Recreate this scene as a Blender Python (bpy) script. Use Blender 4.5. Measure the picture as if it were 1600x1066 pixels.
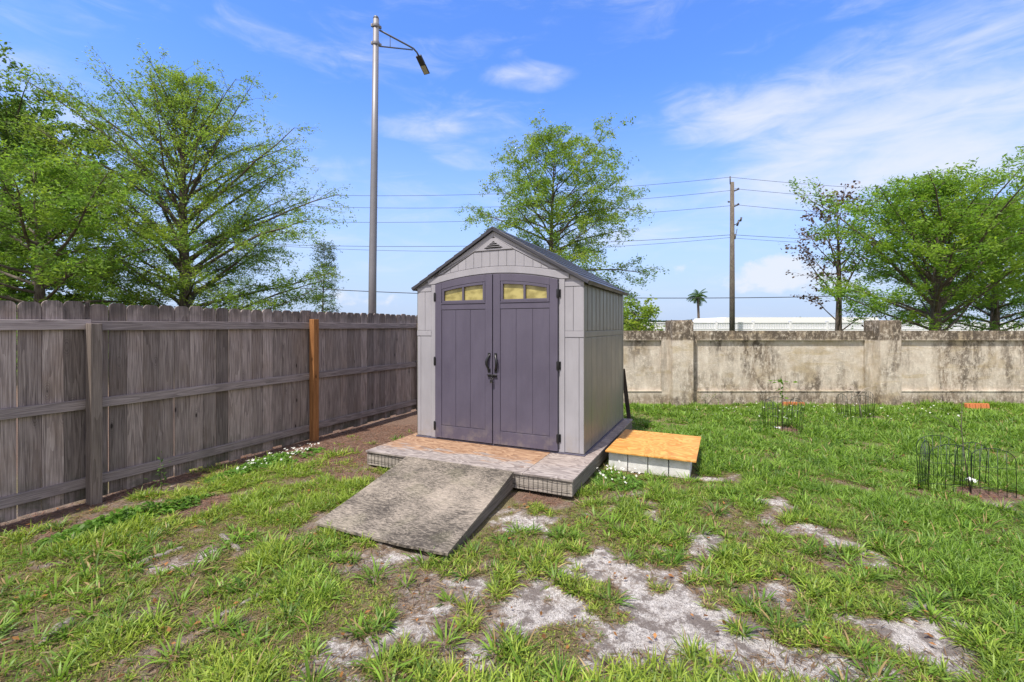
import bpy, bmesh, math, random
import numpy as np
from mathutils import Vector, Matrix
R = math.radians
random.seed(7)
scene = bpy.context.scene
for o in list(bpy.data.objects): bpy.data.objects.remove(o)
COL = scene.collection

# ------------------------------------------------------------------ camera
CAM_H = 1.6
cd = bpy.data.cameras.new('camera'); cam = bpy.data.objects.new('camera', cd); COL.objects.link(cam)
cam.location = (0, 0, CAM_H); cam.rotation_euler = (R(90), 0, 0)
cd.sensor_width = 36; cd.lens = 16.2; cd.shift_y = -0.0144; cd.clip_start = .05; cd.clip_end = 3000
scene.camera = cam

# ------------------------------------------------------------------ light and sky
SUN_DIR = Vector((-.60, -.80, 0)).normalized(); SUN_EL = R(63)
sun_vec = Vector((SUN_DIR.x*math.cos(SUN_EL), SUN_DIR.y*math.cos(SUN_EL), math.sin(SUN_EL)))
sd = bpy.data.lights.new('sun', 'SUN'); sd.energy = 3.3; sd.angle = R(1.2); sd.color = (1, .93, .83)
so = bpy.data.objects.new('sun', sd); COL.objects.link(so); so.location = (0, -5, 20)
so.rotation_euler = sun_vec.to_track_quat('Z', 'Y').to_euler()
scene.view_settings.view_transform = 'Standard'; scene.view_settings.look = 'None'
scene.view_settings.gamma = 1; scene.view_settings.exposure = 0.9
world = bpy.data.worlds.new('World'); scene.world = world; world.use_nodes = True

class NT:
    """small node-tree helper"""
    def __init__(s, tree): s.t = tree; s.n = tree.nodes; s.l = tree.links
    def node(s, typ, **kw):
        n = s.n.new(typ)
        for k, v in kw.items(): setattr(n, k, v)
        return n
    def put(s, sock, v):
        if isinstance(v, bpy.types.NodeSocket): s.l.new(v, sock)
        elif v is not None: sock.default_value = v
    def m(s, op, a, b=None, c=None, clamp=False):
        n = s.n.new('ShaderNodeMath'); n.operation = op; n.use_clamp = clamp
        s.put(n.inputs[0], a); s.put(n.inputs[1], b)
        if c is not None: s.put(n.inputs[2], c)
        return n.outputs[0]
    def ss(s, v, lo, hi, a=0., b=1.):
        n = s.n.new('ShaderNodeMapRange'); n.interpolation_type = 'SMOOTHSTEP'
        s.put(n.inputs[0], v); n.inputs[1].default_value = lo; n.inputs[2].default_value = hi
        s.put(n.inputs[3], a); s.put(n.inputs[4], b); return n.outputs[0]
    def mix(s, f, a, b, mode='MIX'):
        n = s.n.new('ShaderNodeMix'); n.data_type = 'RGBA'; n.blend_type = mode; n.clamp_factor = True
        s.put(n.inputs[0], f)
        for i, v in ((6, a), (7, b)):
            if isinstance(v, (tuple, list)): v = (*v[:3], 1)
            s.put(n.inputs[i], v)
        return n.outputs[2]
    def noise(s, vec, scale, detail=3, rough=.5, dist=0., w=None):
        n = s.n.new('ShaderNodeTexNoise')
        if w is not None: n.noise_dimensions = '4D'; s.put(n.inputs['W'], w)
        s.put(n.inputs['Vector'], vec); n.inputs['Scale'].default_value = scale
        n.inputs['Detail'].default_value = detail; n.inputs['Roughness'].default_value = rough
        n.inputs['Distortion'].default_value = dist
        return n.outputs[0]
    def voro(s, vec, scale, feature='F1', out=0, rnd=1.):
        n = s.n.new('ShaderNodeTexVoronoi'); n.feature = feature
        s.put(n.inputs['Vector'], vec); n.inputs['Scale'].default_value = scale
        n.inputs['Randomness'].default_value = rnd
        return n.outputs[out]
    def vscale(s, vec, sc, loc=(0, 0, 0)):
        n = s.n.new('ShaderNodeMapping'); s.put(n.inputs[0], vec)
        n.inputs['Scale'].default_value = sc; n.inputs['Location'].default_value = loc
        return n.outputs[0]
    def attr(s, name, out=1):
        n = s.n.new('ShaderNodeAttribute'); n.attribute_name = name; return n.outputs[out]
    def sep(s, v):
        n = s.n.new('ShaderNodeSeparateXYZ'); s.put(n.inputs[0], v); return n.outputs
    def bump(s, h, strength, dist):
        n = s.n.new('ShaderNodeBump'); s.put(n.inputs['Height'], h)
        n.inputs['Strength'].default_value = strength; n.inputs['Distance'].default_value = dist
        return n.outputs[0]

w = NT(world.node_tree); w.n.clear()
sky = w.node('ShaderNodeTexSky', sky_type='NISHITA'); sky.sun_disc = False
sky.sun_elevation = SUN_EL; sky.sun_rotation = math.atan2(sun_vec.x, sun_vec.y)
sky.altitude = 0; sky.air_density = 1.0; sky.dust_density = .5; sky.ozone_density = 2.5
tc = w.node('ShaderNodeTexCoord').outputs['Generated']
dx, dy, dz = w.sep(tc)
az = w.m('ARCTAN2', dx, dy); el = w.m('ARCSINE', dz)
hs = w.node('ShaderNodeHueSaturation'); hs.inputs['Saturation'].default_value = 1.15; hs.inputs['Value'].default_value = 1.
w.l.new(sky.outputs[0], hs.inputs['Color'])
skyc = w.mix(1., hs.outputs[0], (.73, .84, 1.18), 'MULTIPLY')
comb = w.node('ShaderNodeCombineXYZ'); w.l.new(az, comb.inputs[0]); w.l.new(el, comb.inputs[1])
ae = comb.outputs[0]
def AE(px, py):
    x = (px-800)/720; z = (510-py)/720
    return math.atan2(x, 1), math.atan2(z, math.hypot(x, 1))
def cloud(px, py, wx, wy, rot, amt, soft=1.):
    a0, e0 = AE(px, py); c, s_ = math.cos(rot), math.sin(rot)
    da = w.m('SUBTRACT', az, a0); de = w.m('SUBTRACT', el, e0)
    u = w.m('ADD', w.m('MULTIPLY', da, c/wx), w.m('MULTIPLY', de, s_/wx))
    v = w.m('ADD', w.m('MULTIPLY', da, -s_/wy), w.m('MULTIPLY', de, c/wy))
    d = w.m('ADD', w.m('MULTIPLY', u, u), w.m('MULTIPLY', v, v))
    return w.ss(d, 0., 1., amt, 0.)
# thin high cloud: wisps drawn out by the wind
wn = w.noise(w.vscale(ae, (1.0, 4.2, 1), (3.1, .4, 0)), 2.6, 8, .55, .6)
wn2 = w.noise(w.vscale(ae, (2.2, 7., 1), (1.1, 4., 0)), 3.5, 6, .6, .8)
wisp = None
for a in [(835,122,.14,.035,0,.75),(655,200,.13,.04,.05,.65),(715,245,.10,.03,-.1,.5),(1180,178,.20,.05,.10,.9),(1100,165,.12,.05,-.25,.7),
          (1480,205,.46,.12,.10,1.05),(1560,120,.30,.14,.2,.7),(1350,120,.30,.13,.5,.6),(40,220,.25,.16,.3,.4),
          (1400,262,.30,.05,.05,.6),(560,330,.35,.10,0,.3),(1000,330,.40,.12,0,.25),(950,60,.3,.06,.4,.22)]:
    c_ = cloud(*a); wisp = c_ if wisp is None else w.m('MAXIMUM', wisp, c_)
wf = w.ss(w.m('ADD', w.m('MULTIPLY', wisp, .50), w.m('MULTIPLY', w.m('ADD', w.m('MULTIPLY', wn, .55), w.m('MULTIPLY', wn2, .45)), 1.7)), .82, 1.62)
# low cumulus
cn = w.noise(w.vscale(ae, (1.0, 1.5, 1), (7., 2., 0)), 24, 7, .6, .25)
cum = None
for a in [(1215,428,.10,.05,0,.95),(1180,440,.09,.035,0,.75),(1270,438,.08,.035,0,.75),(1330,425,.08,.03,0,.5),(545,465,.06,.03,0,.55),(600,470,.09,.022,0,.5),(1040,420,.1,.035,0,.35),(1500,440,.3,.05,0,.5),(40,400,.14,.05,0,.3),(720,475,.2,.02,0,.4)]:
    c_ = cloud(*a); cum = c_ if cum is None else w.m('MAXIMUM', cum, c_)
cf = w.m('MULTIPLY', w.ss(w.m('ADD', w.m('MULTIPLY', cum, .9), w.m('MULTIPLY', cn, 1.3)), .95, 1.45), .85)
veil = w.ss(el, -.05, .50, 1., 0.)
skyc = w.mix(veil, skyc, (1.95, 2.42, 3.3))
tot = w.m('MAXIMUM', w.m('MULTIPLY', wf, .88), cf, clamp=True)
cshade = (3.05, 3.2, 3.5)
# bright broken cloud, added unseen overhead and behind the viewer as neutral fill light
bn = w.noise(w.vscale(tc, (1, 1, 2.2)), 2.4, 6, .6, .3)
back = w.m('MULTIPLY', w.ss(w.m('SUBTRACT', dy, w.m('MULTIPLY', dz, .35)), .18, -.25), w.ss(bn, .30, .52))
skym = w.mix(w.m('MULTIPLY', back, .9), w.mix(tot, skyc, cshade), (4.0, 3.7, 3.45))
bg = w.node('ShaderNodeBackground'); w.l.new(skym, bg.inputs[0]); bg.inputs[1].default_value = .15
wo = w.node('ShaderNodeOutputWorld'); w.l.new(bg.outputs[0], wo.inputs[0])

# ------------------------------------------------------------------ geometry helpers
RNG = np.random.default_rng(11)
def tag(o, label=None, cat=None, group=None, kind=None):
    if label: o['label'] = label
    if cat: o['category'] = cat
    if group: o['group'] = group
    if kind: o['kind'] = kind
    return o
def empty(name, loc=(0, 0, 0), rz=0, **kw):
    o = bpy.data.objects.new(name, None); o.empty_display_size = .2; COL.objects.link(o)
    o.location = loc; o.rotation_euler = (0, 0, rz); return tag(o, **kw)
def copy_tree(o, parent=None):
    c = o.copy(); COL.objects.link(c); c.parent = parent
    for ch in list(o.children): copy_tree(ch, c)
    return c

class MB:
    """mesh builder: v, f plus per-vertex tone colour and board-local grain coordinates (gc)"""
    def __init__(s): s.v = []; s.f = []; s.tone = []; s.gc = []; s.m = []; s.sm = []
    def add(s, vs, fs, tone=1., gc=None, mi=0, smooth=False):
        b = len(s.v); s.v += [tuple(v) for v in vs]; s.f += [tuple(i+b for i in f) for f in fs]
        s.tone += [tone]*len(vs); s.gc += [tuple(g) for g in (gc if gc else vs)]
        s.m += [mi]*len(fs); s.sm += [smooth]*len(fs); return s
    def box(s, c, size, X=(1, 0, 0), Y=(0, 1, 0), Z=(0, 0, 1), tone=1., grain=0, mi=0):
        c = Vector(c); ax = [Vector(X), Vector(Y), Vector(Z)]
        off = (random.uniform(0, 50), random.uniform(0, 50), random.uniform(0, 50))
        vs, gc = [], []
        for k in (-.5, .5):
            for j in (-.5, .5):
                for i in (-.5, .5):
                    l = (i*size[0], j*size[1], k*size[2])
                    vs.append(c+ax[0]*l[0]+ax[1]*l[1]+ax[2]*l[2])
                    g = (l[grain], l[(grain+1) % 3], l[(grain+2) % 3]); gc.append(tuple(g[q]+off[q] for q in range(3)))
        s.add(vs, [(0, 2, 3, 1), (4, 5, 7, 6), (0, 1, 5, 4), (2, 6, 7, 3), (0, 4, 6, 2), (1, 3, 7, 5)], tone, gc, mi); return s
    def b(s, x0, x1, y0, y1, z0, z1, tone=1., grain=0, mi=0):
        return s.box(((x0+x1)/2, (y0+y1)/2, (z0+z1)/2), (x1-x0, y1-y0, z1-z0), tone=tone, grain=grain, mi=mi)
    def prism(s, pts, y0, y1, tone=1., mi=0, gcf=None):
        """polygon in x,z (anticlockwise seen from -y) extruded along y"""
        n = len(pts)
        vs = [(x, y0, z) for x, z in pts]+[(x, y1, z) for x, z in pts]
        fs = [tuple(range(n)), tuple(range(2*n-1, n-1, -1))]
        fs += [(i, i+n, (i+1) % n+n, (i+1) % n) for i in range(n)]
        s.add(vs, fs, tone, gcf and [gcf(v) for v in vs], mi); return s
    def tube(s, pts, rad, n=8, tone=1., cap=True, mi=0, smooth=True):
        pts = [Vector(p) for p in pts]; k = len(pts)
        if not hasattr(rad, '__len__'): rad = [rad]*k
        vs, gc = [], []; o = random.uniform(0, 50); ln = 0
        up = None
        for i, p in enumerate(pts):
            d = (pts[min(i+1, k-1)]-pts[max(i-1, 0)]).normalized()
            if up is None:
                a = d.orthogonal().normalized()
            else:
                a = (up-d*up.dot(d)); a = a.normalized() if a.length > 1e-6 else d.orthogonal().normalized()
            up = a; bb = d.cross(a)
            if i: ln += (p-pts[i-1]).length
            for j in range(n):
                t = 2*math.pi*j/n
                vs.append(p+(a*math.cos(t)+bb*math.sin(t))*rad[i]); gc.append((ln+o, math.cos(t)*rad[i]+o, math.sin(t)*rad[i]))
        fs = []
        for i in range(k-1):
            for j in range(n):
                fs.append((i*n+j, i*n+(j+1) % n, (i+1)*n+(j+1) % n, (i+1)*n+j))
        if cap and n > 2: fs += [tuple(range(n-1, -1, -1)), tuple(range((k-1)*n, k*n))]
        s.add(vs, fs, tone, gc, mi, smooth); return s
    def build(s, name, mats, parent=None, off=(0, 0, 0), bevel=0, **kw):
        me = bpy.data.meshes.new(name)
        vs = [(v[0]-off[0], v[1]-off[1], v[2]-off[2]) for v in s.v]
        me.from_pydata(vs, [], s.f); 
        for m_ in (mats if isinstance(mats, (list, tuple)) else [mats]): me.materials.append(m_)
        me.polygons.foreach_set('material_index', s.m); me.polygons.foreach_set('use_smooth', s.sm)
        a = me.attributes.new('tone', 'FLOAT', 'POINT'); a.data.foreach_set('value', s.tone)
        g = me.attributes.new('gc', 'FLOAT_VECTOR', 'POINT'); g.data.foreach_set('vector', [c for q in s.gc for c in q])
        me.update()
        o = bpy.data.objects.new(name, me); COL.objects.link(o)
        if parent: o.parent = parent
        elif off != (0, 0, 0): o.location = off
        if bevel:
            bm_ = o.modifiers.new('bevel', 'BEVEL'); bm_.width = bevel; bm_.segments = 2; bm_.limit_method = 'ANGLE'; bm_.angle_limit = R(40)
        return tag(o, **kw)

def np_mesh(name, V, loops, nper, mat, attrs=None, parent=None, smooth=False, **kw):
    """V (n,3); loops flat index array, all faces with nper corners (or list of counts)"""
    me = bpy.data.meshes.new(name); V = np.asarray(V, np.float32)
    me.vertices.add(len(V)); me.vertices.foreach_set('co', V.ravel())
    loops = np.asarray(loops, np.int32).ravel(); me.loops.add(len(loops)); me.loops.foreach_set('vertex_index', loops)
    nf = len(loops)//nper; me.polygons.add(nf)
    me.polygons.foreach_set('loop_start', np.arange(nf, dtype=np.int32)*nper)
    if smooth: me.polygons.foreach_set('use_smooth', np.ones(nf, bool))
    me.update(calc_edges=True)
    for k, (typ, arr) in (attrs or {}).items():
        a = me.attributes.new(k, typ, 'POINT')
        a.data.foreach_set({'FLOAT': 'value', 'FLOAT_VECTOR': 'vector', 'FLOAT_COLOR': 'color'}[typ], np.asarray(arr, np.float32).ravel())
    me.materials.append(mat)
    o = bpy.data.objects.new(name, me); COL.objects.link(o); o.parent = parent
    return tag(o, **kw)

def vnoise(x, y, scale, seed, oct=4):
    """value noise 0..1"""
    r = np.random.default_rng(seed); T = r.random((256, 256)); out = 0; amp = 1; tot = 0
    x = np.asarray(x)*scale+37.3; y = np.asarray(y)*scale+91.7
    for k in range(oct):
        xi = np.floor(x).astype(int); yi = np.floor(y).astype(int); fx = x-xi; fy = y-yi
        fx = fx*fx*(3-2*fx); fy = fy*fy*(3-2*fy)
        a = T[xi % 256, yi % 256]; b_ = T[(xi+1) % 256, yi % 256]; c = T[xi % 256, (yi+1) % 256]; d = T[(xi+1) % 256, (yi+1) % 256]
        out = out+amp*((a*(1-fx)+b_*fx)*(1-fy)+(c*(1-fx)+d*fx)*fy); tot += amp; amp *= .5; x = x*2.03+11; y = y*2.03+5
    return out/tot

# ------------------------------------------------------------------ materials
def mat(name):
    m_ = bpy.data.materials.new(name); m_.use_nodes = True; nt = NT(m_.node_tree); nt.n.clear()
    bs = nt.node('ShaderNodeBsdfPrincipled'); out = nt.node('ShaderNodeOutputMaterial')
    nt.l.new(bs.outputs[0], out.inputs[0]); return m_, nt, bs
def obj_co(nt): return nt.node('ShaderNodeTexCoord').outputs['Object']
def geo_pos(nt): return nt.node('ShaderNodeNewGeometry').outputs['Position']

def plain(name, col, rough=.6, metal=0., var=.12, scale=30, bump=.0, bscale=200, spec=.5):
    m_, nt, bs = mat(name); p = obj_co(nt)
    n = nt.noise(p, scale, 4, .6)
    c = nt.mix(n, tuple(x*(1-var) for x in col), tuple(min(1, x*(1+var)) for x in col))
    nt.put(bs.inputs['Base Color'], c); bs.inputs['Roughness'].default_value = rough; bs.inputs['Metallic'].default_value = metal
    bs.inputs['Specular IOR Level'].default_value = spec
    if bump: nt.put(bs.inputs['Normal'], nt.bump(nt.noise(p, bscale, 3), bump, .002))
    return m_

def plastic(name, col, grain=True, rough=.42, dirt=.25):
    """moulded resin with a faint wood grain, dust and weather"""
    m_, nt, bs = mat(name); p = obj_co(nt)
    g = nt.noise(nt.vscale(p, (38, 38, 1.6)), 3, 4, .65, .6)
    d = nt.noise(nt.vscale(p, (1.6, 1.6, .8)), 2.2, 6, .62)
    d2 = nt.noise(nt.vscale(p, (9, 9, 1.0)), 2.5, 4, .6)
    fine = nt.noise(p, 160, 2, .6)
    x, y, z = nt.sep(p)
    c = nt.mix(nt.ss(d, .35, .7), tuple(a*.93 for a in col), tuple(min(1, a*1.05) for a in col))
    c = nt.mix(nt.m('MULTIPLY', nt.ss(d2, .5, .8), dirt*.6), c, tuple(a*.72 for a in col))
    splash = nt.m('MULTIPLY', nt.ss(z, .0, .35, 1., 0.), nt.ss(nt.noise(p, 9, 5, .65), .42, .7))
    c = nt.mix(nt.m('MULTIPLY', splash, dirt), c, (.30, .26, .22))
    c = nt.mix(nt.m('MULTIPLY', nt.ss(nt.voro(p, 26), .03, .0), .5), c, (.5, .48, .47))
    nt.put(bs.inputs['Base Color'], nt.mix(nt.m('MULTIPLY', nt.ss(g, .4, .65), .10), c, tuple(a*.6 for a in col)))
    nt.put(bs.inputs['Roughness'], nt.ss(d, .3, .7, rough-.05, rough+.14))
    nt.put(bs.inputs['Normal'], nt.bump(nt.m('ADD', g, nt.m('MULTIPLY', fine, .4)), .35, .0012))
    return m_

def wood(name, dark, mid, light, rough=.85, ring=1., knots=True, toneamt=.5, green=0., redstain=0.):
    m_, nt, bs = mat(name); g = nt.attr('gc'); t = nt.attr('tone', 2)
    fib = nt.noise(nt.vscale(g, (2.2, 90, 90)), 1.6, 6, .7, .3)
    fine = nt.noise(nt.vscale(g, (5, 260, 260)), 1.5, 3, .7)
    cath = nt.noise(nt.vscale(g, (.55, 9, 9)), 1.3, 2, .5, .3)
    rings = nt.m('FRACT', nt.m('MULTIPLY', cath, 9*ring)); rings = nt.ss(rings, .1, .95)
    blotch = nt.noise(nt.vscale(g, (2.2, 5, 5)), 1.5, 4, .6)
    v = nt.m('ADD', nt.m('MULTIPLY', fib, .74), nt.m('MULTIPLY', rings, .11)); v = nt.m('ADD', v, nt.m('MULTIPLY', fine, .2))
    c = nt.mix(nt.ss(v, .30, .62), dark, mid); c = nt.mix(nt.ss(v, .52, .85), c, light)
    c = nt.mix(nt.m('MULTIPLY', nt.ss(blotch, .45, .75), .45), c, tuple(a*.62 for a in mid))
    if redstain: c = nt.mix(nt.m('MULTIPLY', nt.ss(nt.noise(nt.vscale(g, (1.5, 3, 3), (9, 0, 0)), 1.4, 4, .6), .45, .7), redstain), c, (.17, .12, .09))
    h = v
    if knots:
        kv = nt.vscale(g, (1.0, 2.6, 2.6)); kd = nt.voro(kv, 2.3)
        ring_ = nt.m('FRACT', nt.m('MULTIPLY', kd, 22))
        c = nt.mix(nt.m('MULTIPLY', nt.ss(kd, .30, .08), nt.ss(ring_, .3, .9, .1, .5)), c, tuple(a*.6 for a in dark))
        c = nt.mix(nt.ss(kd, .075, .045), c, tuple(a*.45 for a in dark))
    tt = nt.node('ShaderNodeMix', data_type='RGBA', blend_type='MULTIPLY'); tt.inputs[0].default_value = 1.
    cc = nt.node('ShaderNodeCombineColor'); 
    for i in range(3): nt.l.new(t, cc.inputs[i])
    nt.l.new(c, tt.inputs[6]); nt.l.new(cc.outputs[0], tt.inputs[7]); c = tt.outputs[2]
    if green:
        z = nt.sep(geo_pos(nt))[2]
        gr = nt.m('MULTIPLY', nt.ss(z, .0, .45, 1., .0), nt.ss(nt.noise(geo_pos(nt), 6, 5, .6), .4, .62))
        c = nt.mix(nt.m('MULTIPLY', gr, green), c, (.07, .075, .05))
        tp = nt.m('MULTIPLY', nt.ss(z, 1.62, 1.80, 0., 1.), nt.ss(nt.noise(nt.vscale(geo_pos(nt), (6, 6, 2.5)), 2, 5, .65), .38, .6))
        c = nt.mix(nt.m('MULTIPLY', tp, .55), c, (.045, .040, .040))
    nt.put(bs.inputs['Base Color'], c); bs.inputs['Roughness'].default_value = rough; bs.inputs['Specular IOR Level'].default_value = .25
    nt.put(bs.inputs['Normal'], nt.bump(h, .6, .003)); return m_

M = {}
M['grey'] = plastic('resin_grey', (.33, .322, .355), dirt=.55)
M['sidegrey'] = plastic('resin_side_shaded', (.175, .172, .152), rough=.36, dirt=.6)  # olive grey of the side walls, darkened so the colour carries their shade
M['purple'] = plastic('resin_door', (.094, .083, .124), rough=.42, dirt=.35)
M['roofdark'] = plastic('resin_roof', (.045, .045, .058), rough=.38, dirt=.4)
M['plinth'] = plain('resin_plinth', (.09, .085, .125), .5)
M['black'] = plain('black_plastic', (.012, .012, .014), .35, var=.3)
M['void'] = plain('dark_void', (.008, .008, .009), .9)
M['brass'] = plain('lock_metal', (.45, .43, .42), .3, 1.)
M['picket'] = wood('weathered_picket', (.085, .068, .066), (.28, .235, .222), (.45, .395, .375), green=.7, redstain=.35)
M['rail'] = wood('weathered_rail', (.12, .10, .10), (.28, .24, .238), (.44, .39, .39), green=.2)
M['postgrey'] = wood('weathered_post', (.09, .072, .062), (.21, .175, .155), (.32, .275, .25), ring=.8)
M['postnew'] = wood('new_post', (.16, .065, .022), (.33, .15, .055), (.42, .22, .095), ring=.8)
M['deckframe'] = wood('deck_frame', (.07, .062, .055), (.20, .18, .16), (.34, .31, .28), knots=False)
M['plank'] = wood('dark_plank', (.03, .025, .022), (.07, .058, .05), (.12, .10, .085))
M['wire'] = plain('rusty_wire', (.05, .045, .042), .6, .4)
M['greenwire'] = plain('green_wire', (.008, .020, .013), .45)
M['steel'] = plain('galvanised_steel', (.21, .21, .23), .5, .35, .12, 8)
M['steeldark'] = plain('arm_steel', (.16, .17, .19), .45, .7)
M['lamphead'] = plain('lamp_housing', (.03, .03, .035), .4)
M['lens'] = plain('lamp_lens', (.35, .33, .25), .3)
M['cable'] = plain('cable', (.035, .037, .045), .6)
M['vinyl'] = plain('white_vinyl', (.78, .79, .82), .5, 0, .03)
M['whiteroof'] = plain('white_roof', (.80, .80, .80), .6, 0, .04, 3)
M['terracotta'] = plain('terracotta', (.50, .17, .06), .9, 0, .25, 60, .5)
M['tagwhite'] = plain('white_tag', (.8, .8, .82), .5)
M['petal'] = plain('petal', (.85, .85, .80), .7)
M['insul'] = plain('insulator', (.06, .06, .07), .4)

def mk_pane():
    m_, nt, bs = mat('yellow_pane'); p = obj_co(nt)
    n = nt.noise(nt.vscale(p, (5, 1, 8)), 1.5, 3, .5)
    nt.put(bs.inputs['Base Color'], nt.mix(nt.ss(n, .35, .65), (.25, .21, .065), (.44, .38, .14)))
    bs.inputs['Roughness'].default_value = .22; bs.inputs['Specular IOR Level'].default_value = .6
    nt.put(bs.inputs['Normal'], nt.bump(nt.noise(p, 18, 2), .15, .004)); return m_
M['pane'] = mk_pane()

def mk_ramp():
    m_, nt, bs = mat('weathered_plywood'); g = nt.attr('gc')
    wv = nt.noise(nt.vscale(g, (1.2, 2.6, 1)), 2.2, 3, .55, .8)
    cont = nt.ss(nt.m('FRACT', nt.m('MULTIPLY', wv, 15)), .15, .9)
    fib = nt.noise(nt.vscale(g, (11, 62, 9)), 1.8, 6, .78, 0.)
    fib2 = nt.noise(nt.vscale(g, (20, 80, 9), (5, 2, 0)), 2.3, 5, .8, 0.)
    big = nt.noise(g, 1.7, 5, .6)
    v = nt.m('ADD', nt.m('MULTIPLY', fib, .55), nt.m('MULTIPLY', fib2, .35)); v = nt.m('ADD', v, nt.m('MULTIPLY', cont, .04))
    v = nt.m('ADD', v, nt.m('ADD', nt.m('MULTIPLY', nt.m('SUBTRACT', big, .5), .42), .035))
    c = nt.mix(nt.ss(v, .42, .53), (.055, .048, .042), (.17, .15, .125))
    c = nt.mix(nt.ss(v, .47, .64), c, (.335, .288, .24))
    c = nt.mix(nt.ss(v, .60, .74), c, (.43, .40, .355))
    c = nt.mix(nt.m('MULTIPLY', nt.ss(nt.noise(g, 3.1, 4), .52, .66), .15), c, (.13, .135, .07))
    kd = nt.voro(nt.vscale(g, (1, 1.8, 1)), 1.6); c = nt.mix(nt.ss(kd, .07, .03), c, (.03, .027, .025))
    nt.put(bs.inputs['Base Color'], c); bs.inputs['Roughness'].default_value = .9; bs.inputs['Specular IOR Level'].default_value = .2
    nt.put(bs.inputs['Normal'], nt.bump(v, .8, .004)); return m_
M['ramp'] = mk_ramp()

def mk_deckply(name, orange):
    m_, nt, bs = mat(name); g = nt.attr('gc')
    wv = nt.noise(nt.vscale(g, (1.3, 4.2, 1)), 1.8, 2, .5, .5)
    cont = nt.ss(nt.m('FRACT', nt.m('MULTIPLY', wv, 9)), .1, .95)
    fib = nt.noise(nt.vscale(g, (3, 60, 9)), 2, 5, .7)
    v = nt.m('ADD', nt.m('MULTIPLY', cont, .22), nt.m('MULTIPLY', fib, .78))
    grey = nt.mix(nt.ss(v, .3, .72), (.17, .145, .14), (.38, .34, .32))
    oran = nt.mix(nt.ss(v, .28, .72), (.19, .10, .055), (.40, .26, .165))
    on = nt.noise(nt.vscale(g, (1.1, 3.2, 1), (3, 1, 0)), 2.2, 5, .65, .6)
    yv = nt.attr('tone', 2)
    f = nt.m('MULTIPLY', nt.ss(nt.m('ADD', on, nt.m('MULTIPLY', nt.m('SUBTRACT', yv, .5), .55)), .40, .56), orange)
    c = nt.mix(f, grey, oran)
    c = nt.mix(nt.m('MULTIPLY', nt.ss(nt.noise(g, 16, 5, .7), .55, .75), .5), c, (.09, .08, .075))
    nt.put(bs.inputs['Base Color'], c); bs.inputs['Roughness'].default_value = .75; bs.inputs['Specular IOR Level'].default_value = .3
    nt.put(bs.inputs['Normal'], nt.bump(v, .5, .002)); return m_
M['deckorange'] = mk_deckply('deck_plywood_orange', .95)
M['deckgrey'] = mk_deckply('deck_plywood_grey', .12)

def mk_newply():
    m_, nt, bs = mat('treated_plywood'); g = nt.attr('gc')
    wv = nt.noise(nt.vscale(g, (1.6, 2.4, 1)), 1.5, 2, .5, .9)
    cont = nt.ss(nt.m('FRACT', nt.m('MULTIPLY', wv, 10)), .1, .95)
    fib = nt.noise(nt.vscale(g, (4, 50, 9)), 2, 4, .7); big = nt.noise(g, 3.3, 4, .6, .5)
    v = nt.m('ADD', nt.m('MULTIPLY', cont, .30), nt.m('MULTIPLY', fib, .35)); v = nt.m('ADD', v, nt.m('MULTIPLY', big, .4))
    c = nt.mix(nt.ss(v, .32, .72), (.46, .20, .035), (.66, .36, .095))
    c = nt.mix(nt.m('MULTIPLY', nt.ss(big, .55, .66), .45), c, (.36, .14, .03))
    c = nt.mix(nt.ss(nt.voro(g, 2.1), .05, .02), c, (.22, .08, .02))
    nt.put(bs.inputs['Base Color'], c); bs.inputs['Roughness'].default_value = .55
    nt.put(bs.inputs['Normal'], nt.bump(v, .2, .002)); return m_
M['newply'] = mk_newply()

def mk_block():
    m_, nt, bs = mat('concrete_block'); p = geo_pos(nt)
    n = nt.noise(p, 7, 6, .65); f = nt.noise(p, 240, 3, .7); t = nt.attr('tone', 2)
    c = nt.mix(nt.ss(n, .3, .7), (.58, .58, .57), (.76, .76, .75))
    c = nt.mix(nt.m('MULTIPLY', nt.ss(f, .5, .75), .5), c, (.28, .28, .27))
    z = nt.sep(p)[2]; c = nt.mix(nt.m('MULTIPLY', nt.ss(z, .0, .07, .6, 0.), nt.ss(n, .4, .6)), c, (.28, .24, .19))
    nt.put(bs.inputs['Base Color'], c); bs.inputs['Roughness'].default_value = .95
    nt.put(bs.inputs['Normal'], nt.bump(f, .7, .004)); return m_
M['block'] = mk_block()

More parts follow.
